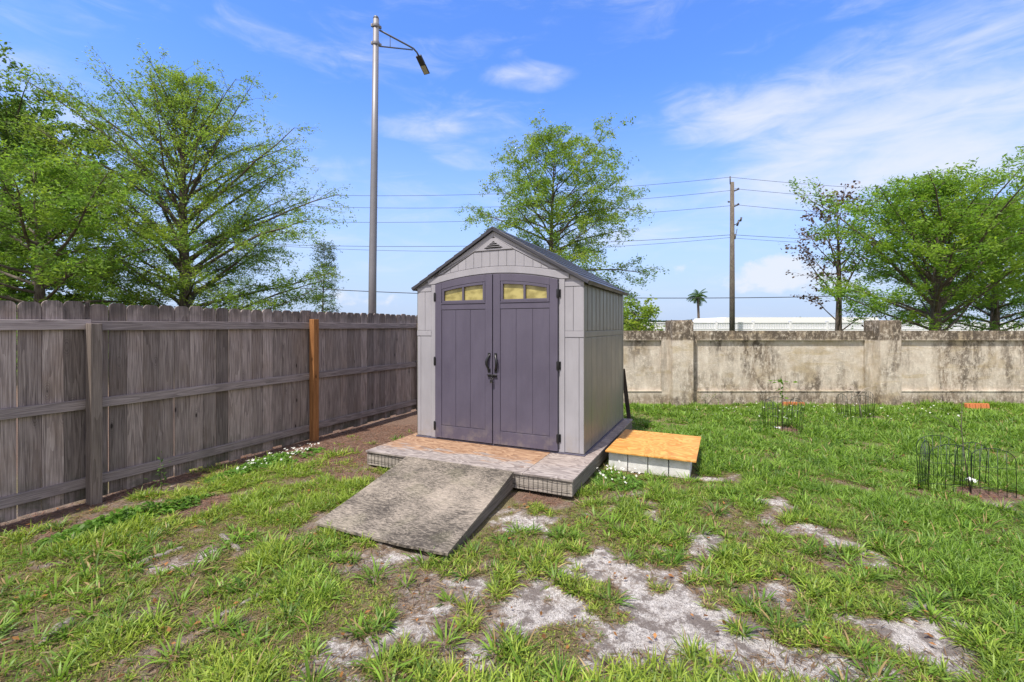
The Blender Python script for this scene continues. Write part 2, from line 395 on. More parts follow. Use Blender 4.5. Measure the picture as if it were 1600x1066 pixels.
def mk_stucco():
    m_, nt, bs = mat('stained_stucco'); p = geo_pos(nt); z = nt.sep(p)[2]
    streak = nt.noise(nt.vscale(p, (4.2, 3, 1.1)), 1.5, 8, .75, .25)
    streak2 = nt.noise(nt.vscale(p, (3., 3, .7), (4, 0, 3)), 1.6, 8, .75, .25)
    horiz = nt.noise(nt.vscale(p, (.8, 3, 6.5)), 1.3, 4, .6, .5)
    patch = nt.noise(nt.vscale(p, (1, 1, 1.3)), 1.5, 5, .6, .3); mid = nt.noise(p, 7, 6, .7)
    fine = nt.noise(p, 55, 5, .75); brk = nt.noise(nt.vscale(p, (1, 1, .7)), 19, 6, .75); zone = nt.m('MAXIMUM', nt.ss(nt.noise(nt.vscale(p, (1, 1, .5), (2, 0, 0)), .95, 3, .5, .4), .40, .60, .22, 1.), nt.m('MAXIMUM', nt.ss(z, 1.28, 1.34), nt.ss(z, .12, .27, .8, 0.)))
    c = nt.mix(nt.ss(mid, .3, .7), (.53, .465, .385), (.73, .675, .585))
    c = nt.mix(nt.m('MULTIPLY', nt.ss(patch, .50, .66), .65), c, (.42, .335, .20))
    c = nt.mix(nt.m('MULTIPLY', nt.ss(horiz, .54, .70), .45), c, (.46, .37, .20))
    topb = nt.ss(z, 1.28, 1.36, 0., .9); capb = nt.ss(z, 1.44, 1.52, 0., .10); low = nt.ss(z, .10, .26, .11, 0.)
    s1 = nt.m('ADD', nt.m('ADD', streak, nt.m('MULTIPLY', topb, .13)), nt.m('ADD', nt.m('ADD', low, capb), nt.m('MULTIPLY', nt.m('SUBTRACT', mid, .5), .42)))
    c = nt.mix(nt.m('MULTIPLY', nt.m('MULTIPLY', nt.ss(s1, .38, .60), nt.ss(brk, .30, .56)), nt.m('MULTIPLY', zone, .95)), c, (.23, .18, .13))
    s2 = nt.m('ADD', nt.m('ADD', streak2, nt.m('MULTIPLY', topb, .10)), nt.m('MULTIPLY', nt.m('SUBTRACT', mid, .5), .35))
    c = nt.mix(nt.m('MULTIPLY', nt.m('MULTIPLY', nt.ss(s2, .42, .62), nt.ss(brk, .34, .56)), nt.m('MULTIPLY', zone, .95)), c, (.095, .078, .062))
    c = nt.mix(nt.m('MULTIPLY', nt.ss(fine, .5, .8), .35), c, (.16, .13, .10))
    t = nt.attr('tone', 2)
    c = nt.mix(nt.m('MULTIPLY', t, nt.ss(nt.noise(nt.vscale(p, (9, 9, 1)), 1.4, 5, .7), .40, .52)), c, (.06, .05, .04))
    nt.put(bs.inputs['Base Color'], c); bs.inputs['Roughness'].default_value = .95; bs.inputs['Specular IOR Level'].default_value = .2
    nt.put(bs.inputs['Normal'], nt.bump(nt.m('ADD', fine, nt.m('MULTIPLY', mid, 1.2)), .7, .012)); return m_
M['stucco'] = mk_stucco()

def mk_ground():
    m_, nt, bs = mat('yard_soil'); p = geo_pos(nt)
    cov = nt.attr('cover', 2); sand = nt.attr('sand', 2); lit = nt.attr('litter', 2)
    n1 = nt.noise(p, 5, 7, .65); n2 = nt.noise(p, 28, 6, .7, .4); n3 = nt.noise(p, 120, 4, .7); n4 = nt.noise(nt.vscale(p, (40, 16, 1)), 4, 5, .75, 1.5)
    chips = nt.voro(nt.vscale(p, (1, 1.5, 1)), 55, 'F1', 1)
    chip = nt.node('ShaderNodeSeparateColor'); nt.l.new(chips, chip.inputs[0]); ch = chip.outputs[0]
    brown = nt.mix(nt.ss(n4, .35, .65), (.10, .078, .062), (.40, .325, .26))
    brown = nt.mix(nt.m('MULTIPLY', nt.ss(ch, .6, .95), .6), brown, (.36, .25, .18))
    thatch = nt.mix(nt.ss(n4, .35, .65), (.10, .09, .045), (.30, .25, .13))
    c = nt.mix(nt.ss(nt.m('ADD', cov, nt.m('MULTIPLY', nt.m('SUBTRACT', n2, .5), .6)), .25, .6), brown, thatch)
    c = nt.mix(nt.m('MULTIPLY', nt.ss(nt.m('ADD', lit, nt.m('MULTIPLY', nt.m('SUBTRACT', n2, .5), .5)), .35, .65), .9), c,
               nt.mix(nt.ss(n4, .35, .7), (.085, .052, .038), (.36, .24, .18)))
    sandc = nt.mix(nt.ss(n2, .3, .7), (.58, .535, .50), (.80, .765, .73))
    sandc = nt.mix(nt.m('MULTIPLY', nt.ss(n3, .50, .64), .45), sandc, (.20, .165, .15))
    sandc = nt.mix(nt.m('MULTIPLY', nt.ss(n4, .50, .60), .9), sandc, (.075, .062, .056))
    sandc = nt.mix(nt.m('MULTIPLY', nt.ss(nt.noise(p, 5, 10, .78), .475, .56), .8), sandc, (.15, .12, .105))
    sf = nt.ss(nt.m('ADD', sand, nt.m('ADD', nt.m('MULTIPLY', nt.m('SUBTRACT', n2, .5), 1.7), nt.m('MULTIPLY', nt.m('SUBTRACT', n1, .5), 1.2))), .22, .72)
    c = nt.mix(sf, c, sandc)
    y = nt.sep(p)[1]; c = nt.mix(nt.ss(y, 11, 16), c, nt.mix(n1, (.05, .08, .02), (.10, .13, .04)))
    nt.put(bs.inputs['Base Color'], c); bs.inputs['Roughness'].default_value = .97; bs.inputs['Specular IOR Level'].default_value = .15
    nt.put(bs.inputs['Normal'], nt.bump(nt.m('ADD', nt.m('MULTIPLY', n2, 1.), nt.m('MULTIPLY', n4, .8)), 1., .02)); return m_
M['ground'] = mk_ground()

def leafmat(name, rough=.5, trans=.35):
    m_, nt, bs = mat(name); col = nt.attr('col', 0)
    hv = nt.node('ShaderNodeHueSaturation'); nt.l.new(col, hv.inputs['Color']); hv.inputs['Value'].default_value = 1.55; hv.inputs['Saturation'].default_value = 1.05
    tr = nt.node('ShaderNodeBsdfTranslucent'); nt.l.new(hv.outputs[0], tr.inputs[0])
    nt.l.new(col, bs.inputs['Base Color']); bs.inputs['Roughness'].default_value = rough; bs.inputs['Specular IOR Level'].default_value = .3
    mx = nt.node('ShaderNodeMixShader'); mx.inputs[0].default_value = trans
    nt.l.new(bs.outputs[0], mx.inputs[1]); nt.l.new(tr.outputs[0], mx.inputs[2])
    out = [n for n in nt.n if n.type == 'OUTPUT_MATERIAL'][0]; nt.l.new(mx.outputs[0], out.inputs[0]); return m_
M['leaf'] = leafmat('foliage', .5, .5); M['grass'] = leafmat('grass_blades', .45, .35)
def mk_bark(name, d, l):
    m_, nt, bs = mat(name); g = nt.attr('gc')
    n = nt.noise(nt.vscale(g, (3, 22, 22)), 2, 5, .7); b_ = nt.noise(g, 2.5, 4)
    c = nt.mix(nt.ss(n, .3, .7), d, l); c = nt.mix(nt.m('MULTIPLY', nt.ss(b_, .5, .7), .3), c, (.20, .20, .15))
    nt.put(bs.inputs['Base Color'], c); bs.inputs['Roughness'].default_value = .95
    nt.put(bs.inputs['Normal'], nt.bump(n, .6, .02)); return m_
M['bark'] = mk_bark('bark', (.045, .035, .028), (.15, .12, .10))
M['polewood'] = mk_bark('pole_wood', (.06, .05, .042), (.17, .145, .12))

# ------------------------------------------------------------------ layout frames
U = Vector((.909, -.4165, 0)).normalized(); V = Vector((.4165, .909, 0)).normalized()
RZ = math.atan2(U.y, U.x)
O = Vector((.552, 4.23, 0))                                    # front right corner of the deck
def P(s, t, z=0): q = O+U*s+V*t; return Vector((q.x, q.y, z))
def G(px, py, z=0):                                            # a point of level z seen in that direction
    y = 720*(CAM_H-z)/(py-510); return Vector(((px-800)/720*y, y, z))
def at(px, py, y): return Vector(((px-800)/720*y, y, CAM_H+(510-py)*y/720))

# ------------------------------------------------------------------ ground
def ell(X, Y, cx, cy, rx, ry, rot=0):
    c, s_ = math.cos(rot), math.sin(rot); a = ((X-cx)*c+(Y-cy)*s_)/rx; b_ = (-(X-cx)*s_+(Y-cy)*c)/ry
    return np.clip(1.25-np.sqrt(a*a+b_*b_), 0, 1)
# sandy bare spots: (direction to centre in the picture, half sizes in metres, turn)
SAND = [(840,945,.22,.13,.3),(1080,1005,.46,.27,-.4),(1040,950,.28,.18,0),(1190,935,.26,.17,-.3),(1210,1040,.2,.12,0),(1270,838,.26,.13,-.5),(1390,975,.25,.09,-.5),(1475,1022,.20,.12,-.3),
        (585,882,.22,.10,.1),(745,985,.16,.16,.2),(860,1045,.18,.1,0),(1290,1050,.35,.10,0),(1130,858,.15,.10,0),(440,1050,.25,.10,.4),(560,1000,.2,.08,.2),(640,950,.16,.2,0),
        (1282,718,.12,.14,-.3),(1178,785,.2,.14,-.5),(1030,800,.16,.10,0),(980,770,.2,.14,0),(930,890,.20,.10,.1),(700,890,.22,.08,0),(1400,880,.2,.06,-.4),
        (1560,900,.2,.06,-.5),(740,1010,.14,.10,0),(510,830,.12,.08,0),(820,830,.16,.08,0),(1580,960,.15,.08,0),(1090,745,.12,.10,0),(1240,672,.26,.2,0),(360,960,.3,.05,.75),(260,870,.3,.05,.75),(100,985,.24,.05,.7)]
TUFTS = [(935,925,.17,.14,0),(1280,1005,.36,.15,-.35),(1085,912,.07,.06,0),(1150,870,.25,.10,-.2),(960,960,.10,.08,0),(1210,960,.10,.05,0),(1370,910,.3,.09,-.3),(560,960,.18,.1,0),(1110,945,.05,.04,0),(1040,1045,.06,.04,0)]
LITTER = [(320,790,.35,.25,1.1),(1240,672,.30,.22,0),(1350,652,.42,.2,0),(1530,772,.36,.2,-.4),(840,778,.35,.2,-.4),(150,820,.5,.2,1.1),(550,745,.3,.2,0)]
GREEN = [(1250,720,1.2,.8,0),(1400,680,2.0,1.,0),(1100,680,.9,.9,0),(1050,640,1.2,1.,0),(1500,830,.9,.5,-.4),(1560,950,.5,.4,-.4),(1380,800,.6,.35,-.5),(425,722,.5,.16,1.12),(545,690,.35,.10,1.12),(210,800,.5,.14,.9)]
def ground_maps(X, Y):
    X = np.asarray(X, float); Y = np.asarray(Y, float)
    n = vnoise(X, Y, 1.1, 3, 4); n2 = vnoise(X, Y, 3.2, 5, 3)
    n3 = vnoise(X, Y, 7.5, 6, 2)
    n4 = vnoise(X, Y, 15, 12, 2)
    cover = .83+(n-.5)*.9+(n2-.5)*1.2+(n3-.5)*1.4+(n4-.5)*.7
    cover += .20*np.clip((Y-4.2)/2, 0, 1)*np.clip((X-.2)/1.0, 0, 1)*1.8
    sand = (.56-cover)*.8+(vnoise(X, Y, 1.9, 8, 3)-.5)*1.2+.02+(n3-.5)*.3
    sand += .12*np.clip((X+1)/2, 0, 1)*np.clip((4.5-Y)/1.5, 0, 1)
    lit = np.zeros_like(X)
    for px, py, rx, ry, ro in GREEN:
        g = G(px, py); e = ell(X, Y, g.x, g.y, rx, ry, ro); cover += e*.5; sand -= e*.5
    for px, py, rx, ry, ro in SAND:
        g = G(px, py); e = ell(X+(n2-.5)*.5+(n3-.5)*.30+(n4-.5)*.12, Y+(n-.5)*.6+(vnoise(Y, X, 8, 9, 3)-.5)*.35, g.x, g.y, rx*1.4, ry*1.6, ro)**.8; cover -= e*.80; sand += e*.70
    for px, py, rx, ry, ro in TUFTS:
        g = G(px, py); e = ell(X+(n3-.5)*.2, Y+(n2-.5)*.3, g.x, g.y, rx, ry, ro); cover += e*1.1; sand -= e*1.2
    for px, py, rx, ry, ro in LITTER:
        g = G(px, py); e = ell(X, Y, g.x, g.y, rx, ry, ro); cover -= e*1.1; sand -= e*.5; lit += e
    # along the fence foot a strip of litter
    d = (X-O.x)*U.x+(Y-O.y)*U.y; fd = d-((-3.86-O.x)*U.x+(4.22-O.y)*U.y)
    t_ = (X-O.x)*V.x+(Y-O.y)*V.y
    mul = np.clip((t_+.25+np.clip(-2.44-d, 0, 3)*.55+(n2-.5)*.8)/.35, 0, 1)*np.clip((-2.2-d)/.25, 0, 1)
    lit += mul; cover -= mul*.85; sand -= mul*.6
    strip = np.clip(1-np.abs(fd-.05)/.28, 0, 1); lit += strip*.8; cover -= strip*.75; sand -= strip*.5
    return np.clip(cover, 0, 1.4), np.clip(sand, 0, 1), np.clip(lit, 0, 1)
def gz(X, Y):
    X = np.asarray(X, float); Y = np.asarray(Y, float)
    inner = np.clip((14-np.hypot(X, Y-5))/4, 0, 1)
    return ((vnoise(X, Y, .7, 21, 3)-.5)*.05+(vnoise(X, Y, 5, 23, 3)-.5)*.022-.008)*inner
def axis(lo, hi, step, far_lo, far_hi, grow=1.35):
    a = list(np.arange(lo, hi, step)); s_ = step; x = lo; L = []
    while x > far_lo: s_ *= grow; x -= s_; L.append(x)
    s_ = step; x = a[-1]; Rr = []
    while x < far_hi: s_ *= grow; x += s_; Rr.append(x)
    return np.array(L[::-1]+a+Rr)
gx = axis(-7, 12, .04, -900, 900); gy = axis(1.0, 9.8, .04, -60, 1500)
XX, YY = np.meshgrid(gx, gy); nx, ny = len(gx), len(gy)
cv, sdm, ltm = ground_maps(XX, YY); ZZ = gz(XX, YY)
ii = (np.arange(ny-1)[:, None]*nx+np.arange(nx-1)[None, :]).ravel()
np_mesh('ground', np.stack([XX.ravel(), YY.ravel(), ZZ.ravel()], 1), np.stack([ii, ii+1, ii+nx+1, ii+nx], 1), 4, M['ground'],
        {'cover': ('FLOAT', cv), 'sand': ('FLOAT', sdm), 'litter': ('FLOAT', ltm)}, smooth=True, kind='structure')

# ------------------------------------------------------------------ grass
def blades(base, az, lean, length, width, curl, col, mat_, name, **kw):
    """one mesh of curved blades, 3 segments tapering to a tip. arrays of n"""
    n = len(az); dirs = np.stack([np.cos(az), np.sin(az), np.zeros(n)], 1); side = np.stack([-np.sin(az), np.cos(az), np.zeros(n)], 1)
    tw = RNG.uniform(-.6, .6, n)
    Vv = np.zeros((n, 7, 3), np.float32); p = base.copy(); ang = lean.copy()
    ws = (.75, 1., .7, 0); idx = 0
    for k in range(4):
        wv = (width*ws[k]*.5)[:, None]*(side*np.cos(tw)[:, None]+np.array([0, 0, 1])*np.sin(tw)[:, None])
        if k < 3: Vv[:, idx] = p-wv; Vv[:, idx+1] = p+wv; idx += 2
        else: Vv[:, idx] = p
        p = p+(dirs*np.sin(ang)[:, None]+np.array([0, 0, 1])*np.cos(ang)[:, None])*(length/3)[:, None]; ang = ang+curl
    b_ = (np.arange(n)*7)[:, None]
    T = np.array([0, 1, 3, 0, 3, 2, 2, 3, 5, 2, 5, 4, 4, 5, 6])[None, :]+b_
    C = np.repeat(np.concatenate([col, np.ones((n, 1))], 1), 7, 0)
    return np_mesh(name, Vv.reshape(-1, 3), T, 3, mat_, {'col': ('FLOAT_COLOR', C)}, smooth=True, **kw)

def in_poly_mask(X, Y):
    """points free of deck, shed, ramp, step, fence"""
    s_ = (X-O.x)*U.x+(Y-O.y)*U.y; t = (X-O.x)*V.x+(Y-O.y)*V.y
    bad = (s_ > -2.44) & (s_ < .02) & (t > -.02) & (t < 3.1)
    bad |= (s_ > -1.86) & (s_ < -.46) & (t > -1.40) & (t < 0)
    bad |= (s_ > .06) & (s_ < 1.02) & (t > 1.07) & (t < 2.25)
    fd = s_-((-3.86-O.x)*U.x+(4.22-O.y)*U.y)
    bad |= fd < -.12
    bad |= Y > 9.42
    return ~bad
def scatter(n, x0, x1, y0, y1, seed):
    r = np.random.default_rng(seed); Y = np.sqrt(r.uniform(y0*y0, y1*y1, n)); X = r.uniform(x0, x1, n)*Y/1.0
    return X, Y
# tufts; X/Y ratio spans a little more than the view
KX = 1.42
def grass_layer(name, n, y0, y1, bl, seed, lenr, widr, label, dens=1.):
    r = np.random.default_rng(seed); X, Y = scatter(n, -KX, KX, y0, y1, seed)
    c, s_, l_ = ground_maps(X, Y)
    clump = vnoise(X, Y, 2.6, 31, 3)
    keep = (r.random(n) < np.clip((c-.32)*2.0, .06, 1)*dens) & in_poly_mask(X, Y)
    X, Y, c, clump = X[keep], Y[keep], c[keep], clump[keep]; k = len(X)
    big = np.clip(.50+(clump-.40)*2.8+(c-.7)*.35+.25*np.clip(X/Y-.2, 0, 1), .35, 1.6)
    right = np.clip((X/np.maximum(Y, .1)*.9+(Y-4)*.25+vnoise(X, Y, .8, 77, 3)*1.2-.5), 0, 1)
    tuftcol = r.random(k)
    nb = bl; az = r.uniform(0, 2*np.pi, (k, nb)); wind = .5
    lean = np.abs(r.normal(.95, .42, (k, nb))); ln = r.uniform(*lenr, (k, nb))*big[:, None]
    wd = r.uniform(*widr, (k, nb))*np.clip(Y/4.5, 1, 1.9)[:, None]*np.clip(big, .7, 1.1)[:, None]; cu = r.uniform(.05, .5, (k, nb))
    spread = .018
    bx = X[:, None]+np.cos(az)*r.uniform(0, spread, (k, nb)); by = Y[:, None]+np.sin(az)*r.uniform(0, spread, (k, nb))
    bz = gz(bx.ravel(), by.ravel())-.004
    yel = np.array([.275, .36, .050]); grn = np.array([.170, .285, .036]); dk = np.array([.050, .115, .020]); straw = np.array([.38, .28, .14])
    a = right[:, None, None]; col = yel*(1-a)+grn*a
    v = (tuftcol[:, None, None]*.6+r.random((k, nb, 1))*.4); col = col*(.50+.95*v)
    d = (r.random((k, 1, 1)) < .30)*.7; col = col*(1-d)+dk*d
    patch = np.clip((vnoise(X, Y, 1.7, 55, 3)-.5)*5, 0, 1)[:, None, None]; col = col*(1-patch*.35)+grn*patch*.35
    dpatch = np.clip((vnoise(X, Y, 2.3, 66, 4)-.50)*4, 0, .18)[:, None, None]
    dead = (r.random((k, nb, 1)) < (dpatch+.06+.20*(1-right[:, None, None])*np.clip(1.1-c[:, None, None], .1, 1))); col = np.where(dead, straw*(.6+.8*r.random((k, nb, 1))), col)
    lean = np.where(dead[..., 0], lean+.6, lean)
    return blades(np.stack([bx.ravel(), by.ravel(), bz], 1), az.ravel(), lean.ravel(), ln.ravel(), wd.ravel(), cu.ravel(), col.reshape(-1, 3), M['grass'], name,
                  label=label, cat='grass', kind='stuff')
grass_layer('grass', 80000, 1.75, 5.0, 7, 101, (.03, .092), (.0035, .009), 'patchy yellow green lawn grass in the near yard, thin over sandy soil')
grass_layer('grass', 60000, 5.0, 9.42, 7, 102, (.05, .12), (.005, .010), 'dense green lawn grass further back, up to the stucco wall')
# larger single clumps of coarse broad-bladed grass
def coarse(n, seed):
    r = np.random.default_rng(seed); X, Y = scatter(n, -KX, KX, 1.8, 7.5, seed); c, s_, l_ = ground_maps(X, Y)
    keep = (r.random(n) < np.clip(1.1-s_*2.2-l_*1.2, .04, 1)*np.clip(.25+X*.18, .22, 1)) & in_poly_mask(X, Y); X, Y = X[keep], Y[keep]; k = len(X); nb = 34
    sz = r.uniform(.55, 1.25, (k, 1)); az = r.uniform(0, 6.283, (k, nb)); lean = np.abs(r.normal(.85, .35, (k, nb)))
    rad = r.uniform(0, .06, (k, nb))*sz; bx = X[:, None]+np.cos(az)*rad; by = Y[:, None]+np.sin(az)*rad; bz = gz(bx.ravel(), by.ravel())-.004
    hue = r.random((k, 1, 1)); col = np.array([.085, .175, .026])*(1-hue)+np.array([.21, .34, .045])*hue; col = col*(.6+.7*r.random((k, nb, 1)))
    d_ = r.random((k, nb, 1)) < .07; col = np.where(d_, np.array([.36, .26, .12]), col)
    return blades(np.stack([bx.ravel(), by.ravel(), bz], 1), az.ravel(), lean.ravel(), (r.uniform(.06, .135, (k, nb))*sz).ravel(), (r.uniform(.006, .012, (k, nb))*np.clip(Y/5, 1, 1.5)[:, None]).ravel(), r.uniform(.1, .45, (k, nb)).ravel(),
                  col.reshape(-1, 3), M['grass'], 'grass_clumps', label='coarse broad bladed grass clumps standing proud of the thin lawn', cat='grass', kind='stuff')
coarse(2300, 301)
# dead thatch lying flat
def thatch(n, seed):
    r = np.random.default_rng(seed); X, Y = scatter(n, -KX, KX, 1.75, 7.5, seed); c, s_, l_ = ground_maps(X, Y)
    keep = (r.random(n) < np.clip(1.15-s_*2.2+l_, .04, 1)*np.clip(1.5-c, .25, 1)) & in_poly_mask(X, Y)
    X, Y, l_ = X[keep], Y[keep], l_[keep]; k = len(X)
    base = np.stack([X, Y, gz(X, Y)+r.uniform(.001, .012, k)], 1)
    m_ = r.random((k, 1)); col = np.array([.29, .20, .105])*(1-m_)+np.array([.12, .075, .05])*m_
    g = (r.random((k, 1)) < .12); col = np.where(g, np.array([.16, .17, .06]), col)
    red = (l_ > .3)[:, None]; col = np.where(red, np.array([.20, .115, .08])*(.5+1.3*r.random((k, 1))), col)
    return blades(base, r.uniform(0, 6.28, k), r.uniform(1.25, 1.62, k), r.uniform(.02, .085, k), r.uniform(.002, .0065, k), r.uniform(-.1, .1, k), col, M['grass'],
                  'dry_thatch', label='dry straw, mulch chips and dead thatch lying over the bare soil', cat='ground litter', kind='stuff')
thatch(150000, 201)

# broad-leaved low weeds
def leaves_mesh(name, C, size, col, seed, mat_=None, up=.6, aspect=.5, parent=None, flat=None, **kw):
    """rhombic leaves centred at C. size (n,), col (n,3)"""
    r = np.random.default_rng(seed); n = len(C)
    d = r.normal(0, 1, (n, 3)); d[:, 2] *= (.6 if flat is None else flat); d /= np.linalg.norm(d, axis=1)[:, None]
    nn = r.normal(0, 1, (n, 3)); nn[:, 2] += up*2; sd_ = np.cross(d, nn); sd_ /= np.linalg.norm(sd_, axis=1)[:, None]+1e-9
    L = size[:, None]*.5; Wd = L*aspect
    fold = np.cross(sd_, d)*L*.12
    Vv = np.stack([C-d*L, C+sd_*Wd+fold-d*L*.15, C+d*L, C-sd_*Wd+fold-d*L*.15], 1).reshape(-1, 3)
    idx = np.arange(n*4).reshape(n, 4)
    Cc = np.repeat(np.concatenate([col, np.ones((n, 1))], 1), 4, 0)
    return np_mesh(name, Vv, idx, 4, mat_ or M['leaf'], {'col': ('FLOAT_COLOR', Cc)}, parent=parent, **kw)
def weed_patch(cx, cy, rx, ry, ro, n, seed, label, col=(.07, .15, .03), h=.07, size=(.018, .04), name='weeds', cat='weeds'):
    r = np.random.default_rng(seed); a = r.uniform(0, 6.28, n); q = np.sqrt(r.random(n))
    x = np.cos(a)*q*rx; y = np.sin(a)*q*ry; X = cx+x*math.cos(ro)-y*math.sin(ro); Y = cy+x*math.sin(ro)+y*math.cos(ro)
    k = in_poly_mask(X, Y) & (vnoise(X, Y, 4, seed, 3) > .38); X, Y, q = X[k], Y[k], q[k]; n = len(X)
    Z = gz(X, Y)+r.uniform(.01, 1, n)*h*(1.1-q)
    c = np.array(col)*(.55+.9*r.random((n, 1)))
    return leaves_mesh(name, np.stack([X, Y, Z], 1), r.uniform(*size, n), c, seed, up=1.4, aspect=.75, label=label, cat=cat, kind='stuff')
f1 = G(425, 725); weed_patch(f1.x, f1.y, .75, .20, 1.12, 2600, 5, 'low leafy ground cover with white blossom along the fence foot', (.14, .27, .045), .12, (.028, .05), name='ground_cover', cat='ground cover')
f2 = G(215, 808); weed_patch(f2.x, f2.y, .62, .15, .95, 1500, 6, 'dark green leafy weeds below the grey fence post', (.13, .25, .04), .12, (.03, .055))
f3 = G(965, 752); weed_patch(f3.x, f3.y, .26, .34, .4, 900, 8, 'leafy weeds with small white flowers between deck and concrete blocks', (.14, .26, .045), .13, (.025, .045), name='ground_cover', cat='ground cover')
f4 = G(350, 848); weed_patch(f4.x, f4.y, .30, .14, .9, 260, 9, 'small round leaved weeds in the grass at left of the ramp foot', (.15, .28, .045), .04)

def flowers(spots, seed, label):
    r = np.random.default_rng(seed); mb = MB()
    for cx, cy, rx, ry, ro, n, z in spots:
        for i in range(n):
            a = r.uniform(0, 6.28); q = math.sqrt(r.random()); x = math.cos(a)*q*rx; y = math.sin(a)*q*ry
            X = cx+x*math.cos(ro)-y*math.sin(ro); Y = cy+x*math.sin(ro)+y*math.cos(ro); Z = float(gz(X, Y))+z*r.uniform(.6, 1.25)
            ph = r.uniform(0, 6.28); rr = r.uniform(.009, .016); tl = Vector((r.normal(0, .4), r.normal(0, .4)-.3, 1)).normalized(); A = tl.orthogonal().normalized(); B = tl.cross(A)
            for p in range(5):
                t0 = ph+p*1.2566; c = Vector((X, Y, Z))
                q1 = c+(A*math.cos(t0-.35)+B*math.sin(t0-.35))*rr*.7; q2 = c+(A*math.cos(t0)+B*math.sin(t0))*rr*1.25+tl*.003; q3 = c+(A*math.cos(t0+.35)+B*math.sin(t0+.35))*rr*.7
                mb.add([c, q1, q2, q3], [(0, 1, 2, 3)])
    return mb.build('flowers', M['petal'], label=label, cat='flowers', kind='stuff')
flowers([(f1.x+.05, f1.y+.1, .55, .15, 1.12, 75, .09)], 1, 'small white blossoms over the ground cover at the fence foot')
flowers([(f3.x, f3.y, .24, .32, .4, 30, .11)], 2, 'small white blossoms beside the right edge of the deck')
fr = G(1300, 645); flowers([(fr.x, fr.y, 2.6, .8, 0, 130, .06)], 3, 'scattered tiny white blossoms in the green lawn before the wall')

